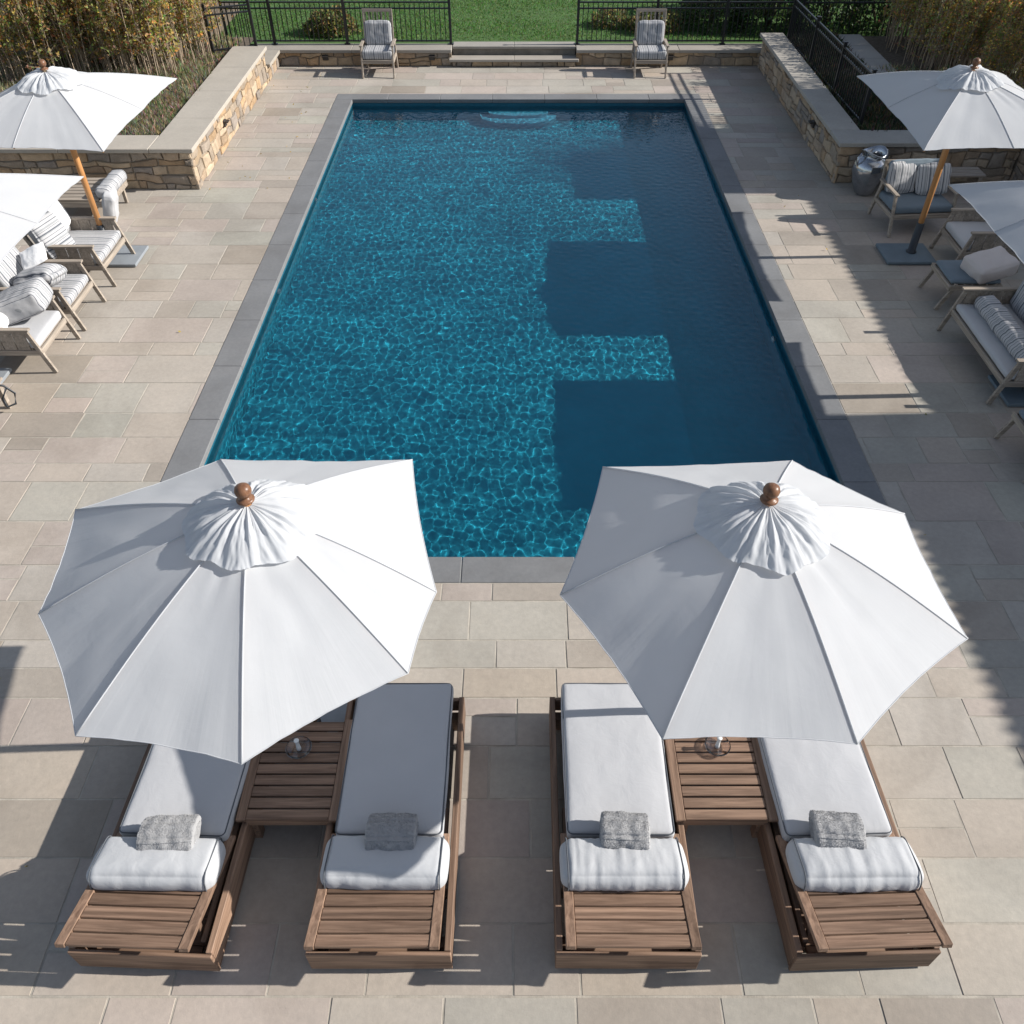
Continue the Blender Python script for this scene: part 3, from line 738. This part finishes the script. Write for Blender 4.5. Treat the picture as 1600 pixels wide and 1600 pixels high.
# ------------------------------------------------------------------ garden seats: faces local -Y, then turned
def seat(name, cat, lab, loc, rz, w=.75, d=.78, sh=.34, back=True, backh=.78, arms=True, seatmat='slatecush', backmat='stripe_x', wood='grey', panel=True, group=None, pillows=(), seat_th=.11, backlean=12, bolster=False):
    t = thing(name, lab, cat, loc, rz, group); hw = w/2; gx, gy = M[wood+'_x'], M[wood+'_y']
    for x in (-1, 1):
        # front leg splayed forwards and up to the arm
        m_ = MB(); top = .60 if arms else sh; m_.beam((x*(hw-.02), -d/2-.06, .004), (x*(hw-.02), -d/2+.10, top), .035, .055, up=(0, 1, 0)); m_.build('leg', gy, t)
        m_ = MB(); m_.beam((x*(hw-.02), d/2+.08, .004), (x*(hw-.02), d/2-.10, top), .035, .055, up=(0, 1, 0)); m_.build('leg', gy, t)
        m_ = MB(); m_.beam((x*(hw-.02), -d/2+.02, sh-.05), (x*(hw-.02), d/2, sh-.05), .032, .07); m_.build('side_rail', gy, t)
        if arms:
            m_ = MB(); m_.beam((x*(hw-.02), -d/2+.04, .605), (x*(hw-.02), d/2-.02, .605), .065, .028); m_.build('armrest', gy, t)
            if panel:
                m_ = MB()
                for k in range(4): m_.box((x*(hw-.02)-.008, -d/2+.12+k*(d-.22)/4, sh-.01), (x*(hw-.02)+.008, -d/2+.12+(k+1)*(d-.22)/4-.012, .59), rt((1, 1, 1), .12))
                m_.build('side_panel', gx, t)
    m_ = MB(); m_.box((-hw+.0, -d/2-.0, sh-.085), (hw-.0, -d/2+.03, sh-.015), bev=.004); m_.box((-hw+.04, d/2-.04, sh-.085), (hw-.04, d/2-.01, sh-.015))
    for k in range(7): m_.box((-hw+.05, -d/2+.05+k*.1, sh-.035), (hw-.05, -d/2+.05+k*.1+.07, sh-.018))
    m_.build('seat_frame', gx, t)
    m_ = MB(); m_.cushion((0, -.0, sh-.01+seat_th/2), (w-.07, d-.05, seat_th), .03, .012, .004, n=(20, 20, 6), seed=int(w*100)); m_.build('seat_cushion', M[seatmat], t)
    if back:
        A = Matrix.Translation((0, d/2-.06, sh+.02)) @ Matrix.Rotation(R(-backlean), 4, 'X')
        m_ = MB()
        for x in (-1, 1): m_.box((x*(hw-.05)-.018, 0, -.04), (x*(hw-.05)+.018, .035, backh-sh), (1, 1, 1), A, bev=.004)
        m_.box((-hw+.033, 0, backh-sh-.05), (hw-.033, .03, backh-sh+.005), (1, 1, 1), A, bev=.004)
        for k in range(7): m_.box((-hw+.09+k*(w-.18)/6-.015, .008, 0), (-hw+.09+k*(w-.18)/6+.015, .022, backh-sh-.05), (1, 1, 1), A)
        m_.build('backrest', gx, t)
        nb = max(1, round(w/.8)); bw = (w-.12)/nb
        for k in range(nb):
            bc = MB(); bh = min(.44, backh-sh-.02); bc.cushion((0, 0, 0), (bw-.02, .13, bh), .045, .02, .012, (9, 4, 5), (20, 8, 20), seed=k+int(w*50), mat=A @ Matrix.Translation((-w/2+.06+bw*(k+.5), -.085, seat_th+bh/2-.03)))
            bc.build('back_cushion', M[backmat], t)
    if bolster:
        m_ = MB(); m_.cushion((0, -.10, sh+seat_th+.07), (w-.16, .26, .17), .08, .03, .016, (14, 4, 4), (40, 14, 12), seed=9); m_.build('bolster', M[backmat], t)
    return t
def pillow(lab, loc, rot, size, mat, seed=1, name='pillow', cat='pillow', box=False):
    m_ = MB(); th = size[2]*.42; m_.cushion((0, 0, 0), (size[0], size[1], th), th*.46, size[2]*.32, .012, (7, 7, 7), (24, 24, 8), seed) if not box else m_.cushion((0, 0, 0), size, .04, .03, .012, (7, 7, 7), (24, 24, 12), seed); o = m_.build(name, mat, loc=loc); o.rotation_euler = rot; tag(o, lab, cat); return o
# two chairs at the head of the pool, facing it
for px, lab in ((592, 'striped high-back armchair left of the steps, against the low wall'), (1015, 'striped high-back armchair right of the steps, against the low wall')):
    p = at(px, 122, 0)
    seat('garden_armchair', 'armchair', lab, (p.x, 20.33, 0), 0, .72, .62, .36, backh=1.16, seatmat='stripe_x', panel=False, seat_th=.17, group='striped armchairs by the low wall', backlean=8)
gl = 'striped lounge chairs on the left side'
# left row: faces +X
def left_seat(yc, w, **k): return seat('lounge_chair', 'lounge chair', k.pop('lab'), (-6.20, yc, 0), R(90), w, .86, group=gl, **k)
left_seat(9.10, .80, lab='weathered lounge chair nearest the camera on the left, pale block cushion and white throw', seatmat='cushion', backmat='stripe_x', backlean=18)
left_seat(10.05, .78, lab='second lounge chair on the left, striped cushion with a white cloth on it', seatmat='stripe_x', backmat='stripe_x', backlean=18)
left_seat(11.28, .92, lab='third lounge chair on the left beside the wooden umbrella pole', seatmat='stripe_x', backmat='stripe_x', backlean=20)
pillow('big plump striped pillow filling the nearest left lounge chair', (-6.10, 9.28, .66), (R(0), R(-18), R(8)), (.60, .46, .26), M['stripe_y'], 2, box=True)
pillow('grey and white pillow slumped behind the big striped one on the left', (-6.15, 9.92, .64), (R(-10), R(-14), R(-5)), (.56, .40, .26), M['stripe_y'], 3)
pillow('small white cushion on the second lounge chair on the left', (-6.28, 10.18, .80), (R(24), R(-20), R(18)), (.34, .30, .07), M['whitecloth'], 4)
pillow('white pillow propped behind the pole on the third left lounge chair', (-6.52, 11.55, .78), (R(0), R(72), R(6)), (.44, .36, .09), M['whitecloth'], 5)
pillow('striped pillow leaning on the third left lounge chair', (-6.42, 11.02, .68), (R(8), R(66), R(-14)), (.50, .44, .13), M['stripe_x'], 6)
pillow('white throw heaped on the arm side of the nearest left lounge chair', (-6.45, 8.93, .60), (0, R(10), R(20)), (.50, .32, .16), M['whitecloth'], 7, 'throw', 'throw', box=True)
# wooden chaise against the left planter wall
t = thing('wooden_daybed', 'weathered wooden daybed with a rolled grey cushion against the left planter wall', 'daybed', (-6.95, 13.25, 0))
m_ = MB()
for k in range(7): m_.box((-.62, -.42+k*.12, .36+.01*(k > 4)), (.42, -.42+k*.12+.1, .39+.01*(k > 4)), rt((1, 1, 1), .12), bev=.004)
m_.build('deck_slats', M['grey_x'], t)
for a in (-.55, .48):
    for b_ in (-.36, .36): m_ = MB(); m_.beam((a, b_, .004), (a, b_, .35), .05, .05); m_.build('leg', M['grey_y'], t)
m_ = MB(); m_.box((-.62, -.43, .27), (.56, -.40, .355)); m_.box((-.62, .40, .27), (.56, .43, .355)); m_.box((.535, -.397, .27), (.56, .397, .355)); m_.build('frame', M['grey_x'], t)
m_ = MB(); m_.cushion((.50, .0, .46), (.24, .80, .16), .06, .02, .01, n=(10, 26, 10), seed=4); m_.build('rolled_cushion', M['stripe_y'], t)
pillow('crumpled grey cover hanging off the left daybed', (-6.42, 12.92, .25), (R(6), R(14), R(10)), (.18, .34, .46), M['cushion'], 8, 'cloth_cover', 'cloth', box=True)
# corner of a table at the left edge
t = thing('low_table', 'weathered wooden table corner at the left frame edge below the chairs', 'table', (-6.42, 7.66, 0))
m_ = MB()
for k in range(6): m_.box((-.5, -.40+k*.135, .37), (.5, -.40+k*.135+.12, .40), rt((1, 1, 1), .1), bev=.004)
m_.build('top_slats', M['grey_x'], t)
for a in (-.44, .44):
    for b_ in (-.34, .34): m_ = MB(); m_.beam((a, b_, .004), (a, b_, .365), .055, .055); m_.build('leg', M['grey_y'], t)
m_ = MB(); pts = [(0, 0, .0), (.08, .05, -.05), (.16, .06, -.16), (.14, .02, -.28), (.05, -.02, -.30), (.03, 0, -.2), (.10, .04, -.08)]
m_.tube(pts, .013, 8); o = m_.build('strap', M['sleeve'], loc=(-5.96, 7.9, .40)); tag(o, 'dark strap hanging from the table corner at the left edge', 'strap')
# right group (in shade)
gr = 'garden seats in the shade on the right'
seat('garden_loveseat', 'loveseat', 'slate cushioned loveseat with two striped pillows beside the urn', (6.16, 12.80, 0), R(4), .98, .70, backh=.86, seatmat='slatecush', backmat='slatecush', panel=False, group=gr)
pillow('left of two striped pillows on the slate loveseat', (5.93, 12.98, .68), (R(70), R(4), R(10)), (.46, .42, .13), M['stripe_x'], 11)
pillow('right of two striped pillows on the slate loveseat', (6.38, 12.92, .68), (R(68), R(-6), R(-8)), (.46, .42, .13), M['stripe_x'], 12)
seat('garden_armchair', 'armchair', 'weathered wooden armchair with slatted sides in the shade behind the right umbrella pole', (6.72, 11.62, 0), R(-90), .80, .82, backh=.74, seatmat='cushion', backmat='cushion', group=gr)
seat('footstool', 'footstool', 'slate blue footstool piled with pale towels on the right', (6.10, 10.52, 0), R(-90), .66, .72, back=False, arms=False, seatmat='slatecush', seat_th=.05, group=gr, sh=.38)
pillow('pale towels heaped on the slate blue footstool', (6.30, 10.42, .55), (R(5), R(-8), R(15)), (.56, .44, .20), M['blush'], 13, 'towel_heap', 'towels', box=True)
seat('garden_sofa', 'sofa', 'wooden sofa with striped bolster in the shade at the right edge', (6.02, 8.88, 0), R(-90), 1.66, .84, backh=.80, seatmat='cushion', backmat='stripe_x', bolster=True, group=gr, seat_th=.08)
seat('garden_bench', 'bench', 'dark blue bench corner cut off by the right frame edge', (5.86, 7.05, 0), R(-90), .80, .86, back=False, arms=False, seatmat='slatecush', group=gr, seat_th=.06, sh=.38)
t = thing('wooden_bench', 'low wooden bench against the shaded right planter wall', 'bench', (6.9, 13.95, 0))
m_ = MB()
for k in range(3): m_.box((-.75, -.2+k*.13, .36), (.75, -.2+k*.13+.11, .39), rt((1, 1, 1), .1), bev=.004)
m_.build('seat_slats', M['grey_x'], t)
for a in (-.68, .68): m_ = MB(); m_.box((a-.03, -.18, .004), (a+.03, .16, .355)); m_.build('leg', M['grey_y'], t)
# urn
t = thing('glazed_urn', 'shiny dark grey glazed urn at the corner of the right planter wall', 'urn', (5.80, 13.98, 0))
prof = [(0, .004), (.13, .004), (.15, .02), (.20, .12), (.255, .26), (.285, .40), (.275, .50), (.235, .575), (.18, .61), (.155, .63), (.165, .665), (.195, .71), (.205, .725), (.19, .728), (.165, .70), (.14, .65), (.135, .60), (.18, .50), (.20, .35), (.12, .1), (0, .08)]
def dent(p, a, i):
    if 10 <= i <= 15: p.z += .035*math.sin(2*a+.5)-.02
    return p
m_ = MB(); m_.lathe(prof, 48, fn=dent); m_.build('body', M['glaze'], t)
for s in (-1, 1):
    m_ = MB(); a = R(200) if s < 0 else R(20); r = Vector((math.cos(a), math.sin(a), 0))
    m_.tube([r*.17+Vector((0, 0, .64)), r*.25+Vector((0, 0, .68)), r*.30+Vector((0, 0, .63)), r*.285+Vector((0, 0, .54)), r*.26+Vector((0, 0, .50))], [.02, .022, .022, .02, .014], 10); m_.build('handle', M['glaze'], t)

# ------------------------------------------------------------------ planting
def leaf(m_, p, s, col, rnd, up=.3):
    d = Vector((rnd.gauss(0, 1), rnd.gauss(0, 1), rnd.gauss(up, .8))).normalized(); sd = d.cross(Vector((rnd.gauss(0, 1), rnd.gauss(0, 1), rnd.gauss(0, 1)))).normalized()
    a = p; b_ = p+d*s*.5+sd*s*.30; c = p+d*s; e = p+d*s*.5-sd*s*.30
    m_.add([a, b_, c, e], [(0, 1, 2, 3)], col)
GOLD = [tuple(c*1.25 for c in q) for q in [(.42, .28, .07), (.34, .24, .07), (.24, .19, .06), (.19, .18, .055), (.30, .24, .08), (.46, .36, .10), (.17, .18, .05), (.21, .17, .075)]]
def hedge_mesh(seed):
    rnd = random.Random(seed); st = MB(); lf = MB()
    for k in range(34):
        x, y = rnd.uniform(-.48, .48), rnd.uniform(-.45, .45); h = rnd.uniform(1.35, 1.95)
        dx, dy = rnd.gauss(0, .16), rnd.gauss(0, .16)
        pts = [Vector((x+dx*tt*tt+rnd.gauss(0, .012), y+dy*tt*tt+rnd.gauss(0, .012), h*tt)) for tt in (0, .3, .6, 1)]
        g = rnd.uniform(.7, 1.5); st.tube(pts, [.009, .007, .005, .003], 4, (g, g, g), caps=False)
        for b_ in range(12):
            tt = rnd.uniform(.22, 1); p = Vector((x+dx*tt*tt, y+dy*tt*tt, h*tt)); q = p+Vector((rnd.gauss(0, .12), rnd.gauss(0, .12), rnd.uniform(.05, .25)))
            st.tube([p, q], [.004, .002], 3, (g, g, g), caps=False)
            if rnd.random() > .35+.75*tt: continue
            col0 = rnd.choice(GOLD)
            for _ in range(rnd.randint(7, 15)):
                leaf(lf, p.lerp(q, rnd.random())+Vector((rnd.gauss(0, .035), rnd.gauss(0, .035), rnd.gauss(0, .035))), rnd.uniform(.042, .08), tuple(c*rnd.uniform(.6, 1.45) for c in col0), rnd)
    return st, lf
M['twig'] = stone_mat('twigs', .2, 20); 
hv = []
for k in range(5):
    st, lf = hedge_mesh(100+k); st.t = [tuple(c*q for c, q in zip((.32, .25, .18), t_)) for t_ in st.t]
    t = thing('hedge_shrub', 'x', 'shrub'); st.build('stems', M['twig'], t); lf.build('foliage', M['leaf'], t); hv.append(t)
cnt = 0
def place_shrub(x, y, z, s, rz, lab, group):
    global cnt
    o = hv[cnt] if cnt < len(hv) else copy_tree(random.choice(hv)); cnt += 1
    o.location = (x, y, z); o.scale = (s, s, s); o.rotation_euler = (0, 0, rz); tag(o, lab, 'shrub', group)
for row in range(4):
    for k in range(5):
        yy = 18.25+row*.85; x = -6.95-k*.78-random.uniform(-.1, .1)-.25*(row == 0)
        place_shrub(x, yy+random.uniform(-.12, .12)-.12*k*(row == 0), .56, random.uniform(.95, 1.12), random.uniform(0, 6.3), 'golden leaved shrub in the tall hedge behind the left planter', 'hedge shrubs on the left')
for row in range(4):
    for k in range(4):
        yy = 18.1+row*.85; x = 8.35+k*.74+random.uniform(-.1, .1)
        place_shrub(x, yy+random.uniform(-.12, .12)-.14*k*(row == 0), .56, random.uniform(.95, 1.12)*.86, random.uniform(0, 6.3), 'golden leaved shrub in the tall hedge behind the right planter', 'hedge shrubs on the right')
for x, y in ((8.9, 17.0), (9.6, 16.8)): place_shrub(x, y, .56, .66, random.uniform(0, 6), 'golden leaved shrub in the tall hedge behind the right planter', 'hedge shrubs on the right')
# dense bushes
def bush(name, lab, loc, rx, ry, rz_, n, cols, seed, ls=(.05, .09), group=None, lumps=.25):
    rnd = random.Random(seed); t = thing(name, lab, 'shrub', loc, 0, group); lf = MB(); st = MB()
    cl = [(Vector((rnd.gauss(0, .5), rnd.gauss(0, .5), rnd.uniform(-.1, 1)))) for _ in range(22)]
    for k in range(14):
        a = rnd.uniform(0, 6.3); r = rnd.uniform(.2, .8); st.tube([(0, 0, 0), (rx*r*math.cos(a)*.6, ry*r*math.sin(a)*.6, rz_*.5), (rx*r*math.cos(a), ry*r*math.sin(a), rz_*rnd.uniform(.6, .95))], [.018, .01, .004], 5, (.16, .12, .09))
    st.build('stems', M['twig'], t)
    for _ in range(n):
        d = Vector((rnd.gauss(0, 1), rnd.gauss(0, 1), rnd.gauss(0, 1))).normalized(); d.z = abs(d.z)
        k = noise.noise(d*2.3+Vector((seed, 0, 0))); rr = (1+lumps*k)*rnd.uniform(.55, 1)**.4
        if noise.noise(d*5+Vector((seed*2, 0, 0))) < -.32: rr *= .75
        p = Vector((d.x*rx*rr, d.y*ry*rr, d.z*rz_*rr+.03)); c = rnd.choice(cols)
        leaf(lf, p, rnd.uniform(*ls), tuple(q*rnd.uniform(.6, 1.4) for q in c), rnd)
    lf.build('foliage', M['leaf'], t); return t
GRN = [tuple(c*1.4 for c in q) for q in [(.03, .06, .018), (.045, .075, .022), (.022, .045, .015), (.06, .085, .03)]]
YEL = [(.22, .20, .06), (.13, .15, .045), (.30, .25, .10), (.08, .11, .03)]
bush('low_bush', 'yellow green bush behind the fence left of the striped armchair', (-4.35, 22.1, .34), .62, .5, .48, 3200, YEL, 1)
bush('low_bush', 'sparse yellow green bush behind the right stretch of fence', (3.2, 22.3, .34), .7, .45, .42, 1800, YEL, 2, lumps=.5)
bush('low_bush', 'small yellow green bush behind the fence near the dark shrubs', (2.2, 22.7, .34), .5, .4, .30, 1100, YEL, 3, lumps=.5)
for k, (x, y, s) in enumerate(((4.6, 22.6, 1.2), (5.9, 22.4, 1.5), (7.2, 22.3, 1.6), (8.5, 22.4, 1.5), (4.9, 24.0, 1.5), (6.6, 24.2, 1.7))):
    bush('evergreen_shrub', 'dark evergreen shrub behind the fence at the top right', (x, y, .34), .85, .7, s, 4500, GRN, 20+k, (.05, .1), 'dark evergreen shrubs at top right')
bush('low_bush', 'green bush in the bed behind the left lounge chairs', (-7.15, 10.45, .0), .62, .75, .52, 4200, [(.07, .10, .05), (.10, .12, .07), (.05, .07, .035)], 31, (.03, .06))
# ground cover
def cover(name, x0, x1, y0, y1, z, n, cols, seed, hgt, skip=None, clump=1.4, w=.007):
    rnd = random.Random(seed); m_ = MB(); k = 0
    tx, ty = 0, 0
    while k < n:
        if k % 14 == 0: tx, ty = rnd.uniform(x0, x1), rnd.uniform(y0, y1)
        x, y = (rnd.uniform(x0, x1), rnd.uniform(y0, y1)) if name == 'grass' else (min(x1, tx+rnd.gauss(0, .055)), ty+rnd.gauss(0, .055))
        if skip and skip(x, y): continue
        q = noise.noise(Vector((x*clump, y*clump, seed)))
        k += 1
        if q < -.25 and name != 'grass' and rnd.random() < .7: continue
        c = rnd.choice(cols); c = tuple(v_*rnd.uniform(.6, 1.4) for v_ in c); hh = hgt*rnd.uniform(.4, 1)*(1+q*.8)
        p = Vector((x, y, z)); d = Vector(((x-tx)*9*(name != 'grass')+rnd.gauss(0, .4), (y-ty)*9*(name != 'grass')+rnd.gauss(0, .4), 1)).normalized()*hh; sd = Vector((rnd.gauss(0, 1), rnd.gauss(0, 1), 0)).normalized()*w
        m_.add([p-sd, p+sd, p+d*.6+sd*.8+Vector((rnd.gauss(0, .01), 0, 0)), p+d], [(0, 1, 2, 3)], c)
    o = m_.build(name, M['leaf']); o['kind'] = 'stuff'; return o
DRY = [tuple(c*1.3 for c in q) for q in [(.30, .25, .16), (.22, .19, .11), (.15, .16, .075), (.38, .32, .22), (.12, .14, .055), (.20, .17, .11)]]
cover('ground_cover', -11.5, -6.08, 14.7, 20.6, .575, 60000, DRY, 3, .17, w=.009)
cover('ground_cover', 5.86, 7.0, 14.95, 20.8, .575, 13000, [(.035, .06, .025), (.09, .08, .045), (.16, .12, .07), (.03, .05, .02)], 4, .19, w=.011)
cover('ground_cover', 7.0, 10.5, 14.95, 18.6, .575, 14000, DRY, 5, .17, w=.009)
cover('grass', -8, 9.5, 21.5, 29, .34, 110000, [(.09, .19, .035), (.12, .24, .05), (.07, .16, .03), (.18, .27, .09)], 6, .055, clump=.6, w=.007)

m_ = MB(); rnd = random.Random(77)
for k in range(70):
    x, y = (rnd.uniform(-5.3, -3.9), rnd.uniform(14, 20.5)) if k % 2 else (rnd.uniform(-5.5, 5), rnd.uniform(1, 20.6))
    if abs(x) < 3.8 and 5.2 < y < 19: continue
    leaf(m_, Vector((x, y, .012)), rnd.uniform(.025, .05), rnd.choice(GOLD), rnd, .1)
o = m_.build('fallen_leaves', M['leaf']); o['kind'] = 'stuff'

# ------------------------------------------------------------------ what casts the shade from the right: house and tree
t = thing('white_house', 'white rendered house with a dentilled roofline standing right of the patio', 'house', (12, 5, 0))
m_ = MB()
TS = math.tan(SUN_EL)
blocks = [(-8, 6.35, (12-3.98)*TS), (6.35, 8.2, (12-2.5)*TS), (8.2, 14.3, (12-4.82)*TS), (14.3, 15.2, (12-3.4)*TS), (15.2, 17.3, (12-1.9)*TS)]
for a, b_, h in blocks: m_.box((12, a, 0), (19, b_-.004, h))
put(m_, 'wall', M['render'], t)
m_ = MB()
for a, b_, h in blocks:
    y = a+.05
    while y < b_-.12:
        m_.box((11.975, y, h-.10), (12.04, y+.08, h+.018)); y += .155
put(m_, 'cornice', M['render'], t)
for yy in (-5, -2.5, 0, 2.5, 8.4, 10.6, 12.4):
    for zz in (.9,):
        f = MB(); f.box((11.93, yy-.6, zz), (12.03, yy+.6, zz+1.5)); fo = put(f, 'window', M['white'], t)
        g = MB()
        for q in (-.29, .29): g.box((11.92, yy+q-.25, zz+.06), (11.94, yy+q+.25, zz+1.44))
        go = g.build('pane', M['winglass'], fo)
# tree
def tree(lab, loc, H, cr, n, seed):
    rnd = random.Random(seed); t = thing('shade_tree', lab, 'tree', loc); tr = MB(); lf = MB()
    tr.tube([(0, 0, 0), (.05, .03, H*.3), (-.04, .05, H*.6), (0, 0, H*.95)], [.22, .17, .11, .03], 10)
    tips = []
    for k in range(34):
        tt = rnd.uniform(.4, .95); a = rnd.uniform(0, 6.3); r = cr*rnd.uniform(.5, 1)*(1.15-abs(tt-.6)*1.3)
        p = Vector((0, 0, H*tt)); q = p+Vector((r*math.cos(a), r*math.sin(a), r*rnd.uniform(.1, .6))); mid = p.lerp(q, .5)+Vector((0, 0, .15)); tr.tube([p, mid, q], [.05, .03, .01], 5)
        for _ in range(6): tips.append(p.lerp(q, rnd.uniform(.45, 1))+Vector((rnd.gauss(0, .25), rnd.gauss(0, .25), rnd.gauss(0, .2))))
    for p in tips:
        for _ in range(n): leaf(lf, p+Vector((rnd.gauss(0, .2), rnd.gauss(0, .2), rnd.gauss(0, .16))), rnd.uniform(.07, .13), tuple(c*rnd.uniform(.6, 1.4) for c in rnd.choice(GRN)), rnd)
    tr.build('trunk', M['bark'], t); lf.build('crown', M['leaf'], t)
tree('leafy tree beside the house, throwing ragged shade on the pool', (14.2, 17.2, 0), 7.0, 1.3, 34, 4)
tree('leafy tree at the far right beyond the hedge shading the lawn', (15.5, 29, .3), 5.5, 2.0, 30, 5)

# ------------------------------------------------------------------ light, sky, camera
w = bpy.data.worlds.new('World'); sc.world = w; w.use_nodes = True
n = w.node_tree.nodes; l = w.node_tree.links; s = n.new('ShaderNodeTexSky'); s.sky_type = 'NISHITA'; s.sun_disc = False
s.sun_elevation = SUN_EL
sd = Vector((math.cos(SUN_EL), -SUN_K*math.cos(SUN_EL), math.sin(SUN_EL))).normalized()   # towards the sun
s.sun_rotation = math.atan2(sd.x, sd.y); s.air_density = 1.0; s.dust_density = .6; s.ozone_density = 1.5
n['Background'].inputs[1].default_value = .085; hs = n.new('ShaderNodeHueSaturation'); hs.inputs['Saturation'].default_value = .72; l.new(s.outputs[0], hs.inputs['Color']); l.new(hs.outputs[0], n['Background'].inputs[0])
sl = bpy.data.lights.new('sun', 'SUN'); sl.energy = 4.6; sl.angle = R(.5); sl.color = (1, .955, .89); sl.cycles.is_caustics_light = True
so = bpy.data.objects.new('sun', sl); C.objects.link(so); so.rotation_euler = sd.to_track_quat('Z', 'Y').to_euler(); so.location = sd*30
c = bpy.data.cameras.new('camera'); co = bpy.data.objects.new('camera', c); C.objects.link(co); sc.camera = co
c.sensor_width = 36; c.lens = 36*F/1600; c.shift_x = -10/1600; c.clip_end = 1500; c.clip_start = .1
co.location = (0, 0, CAMH); co.rotation_euler = (math.pi/2-PITCH, 0, 0)
sc.view_settings.view_transform = 'Standard'; sc.view_settings.look = 'None'; sc.view_settings.exposure = .68; sc.view_settings.gamma = 1
sc.cycles.max_bounces = 10; sc.cycles.use_denoising = True
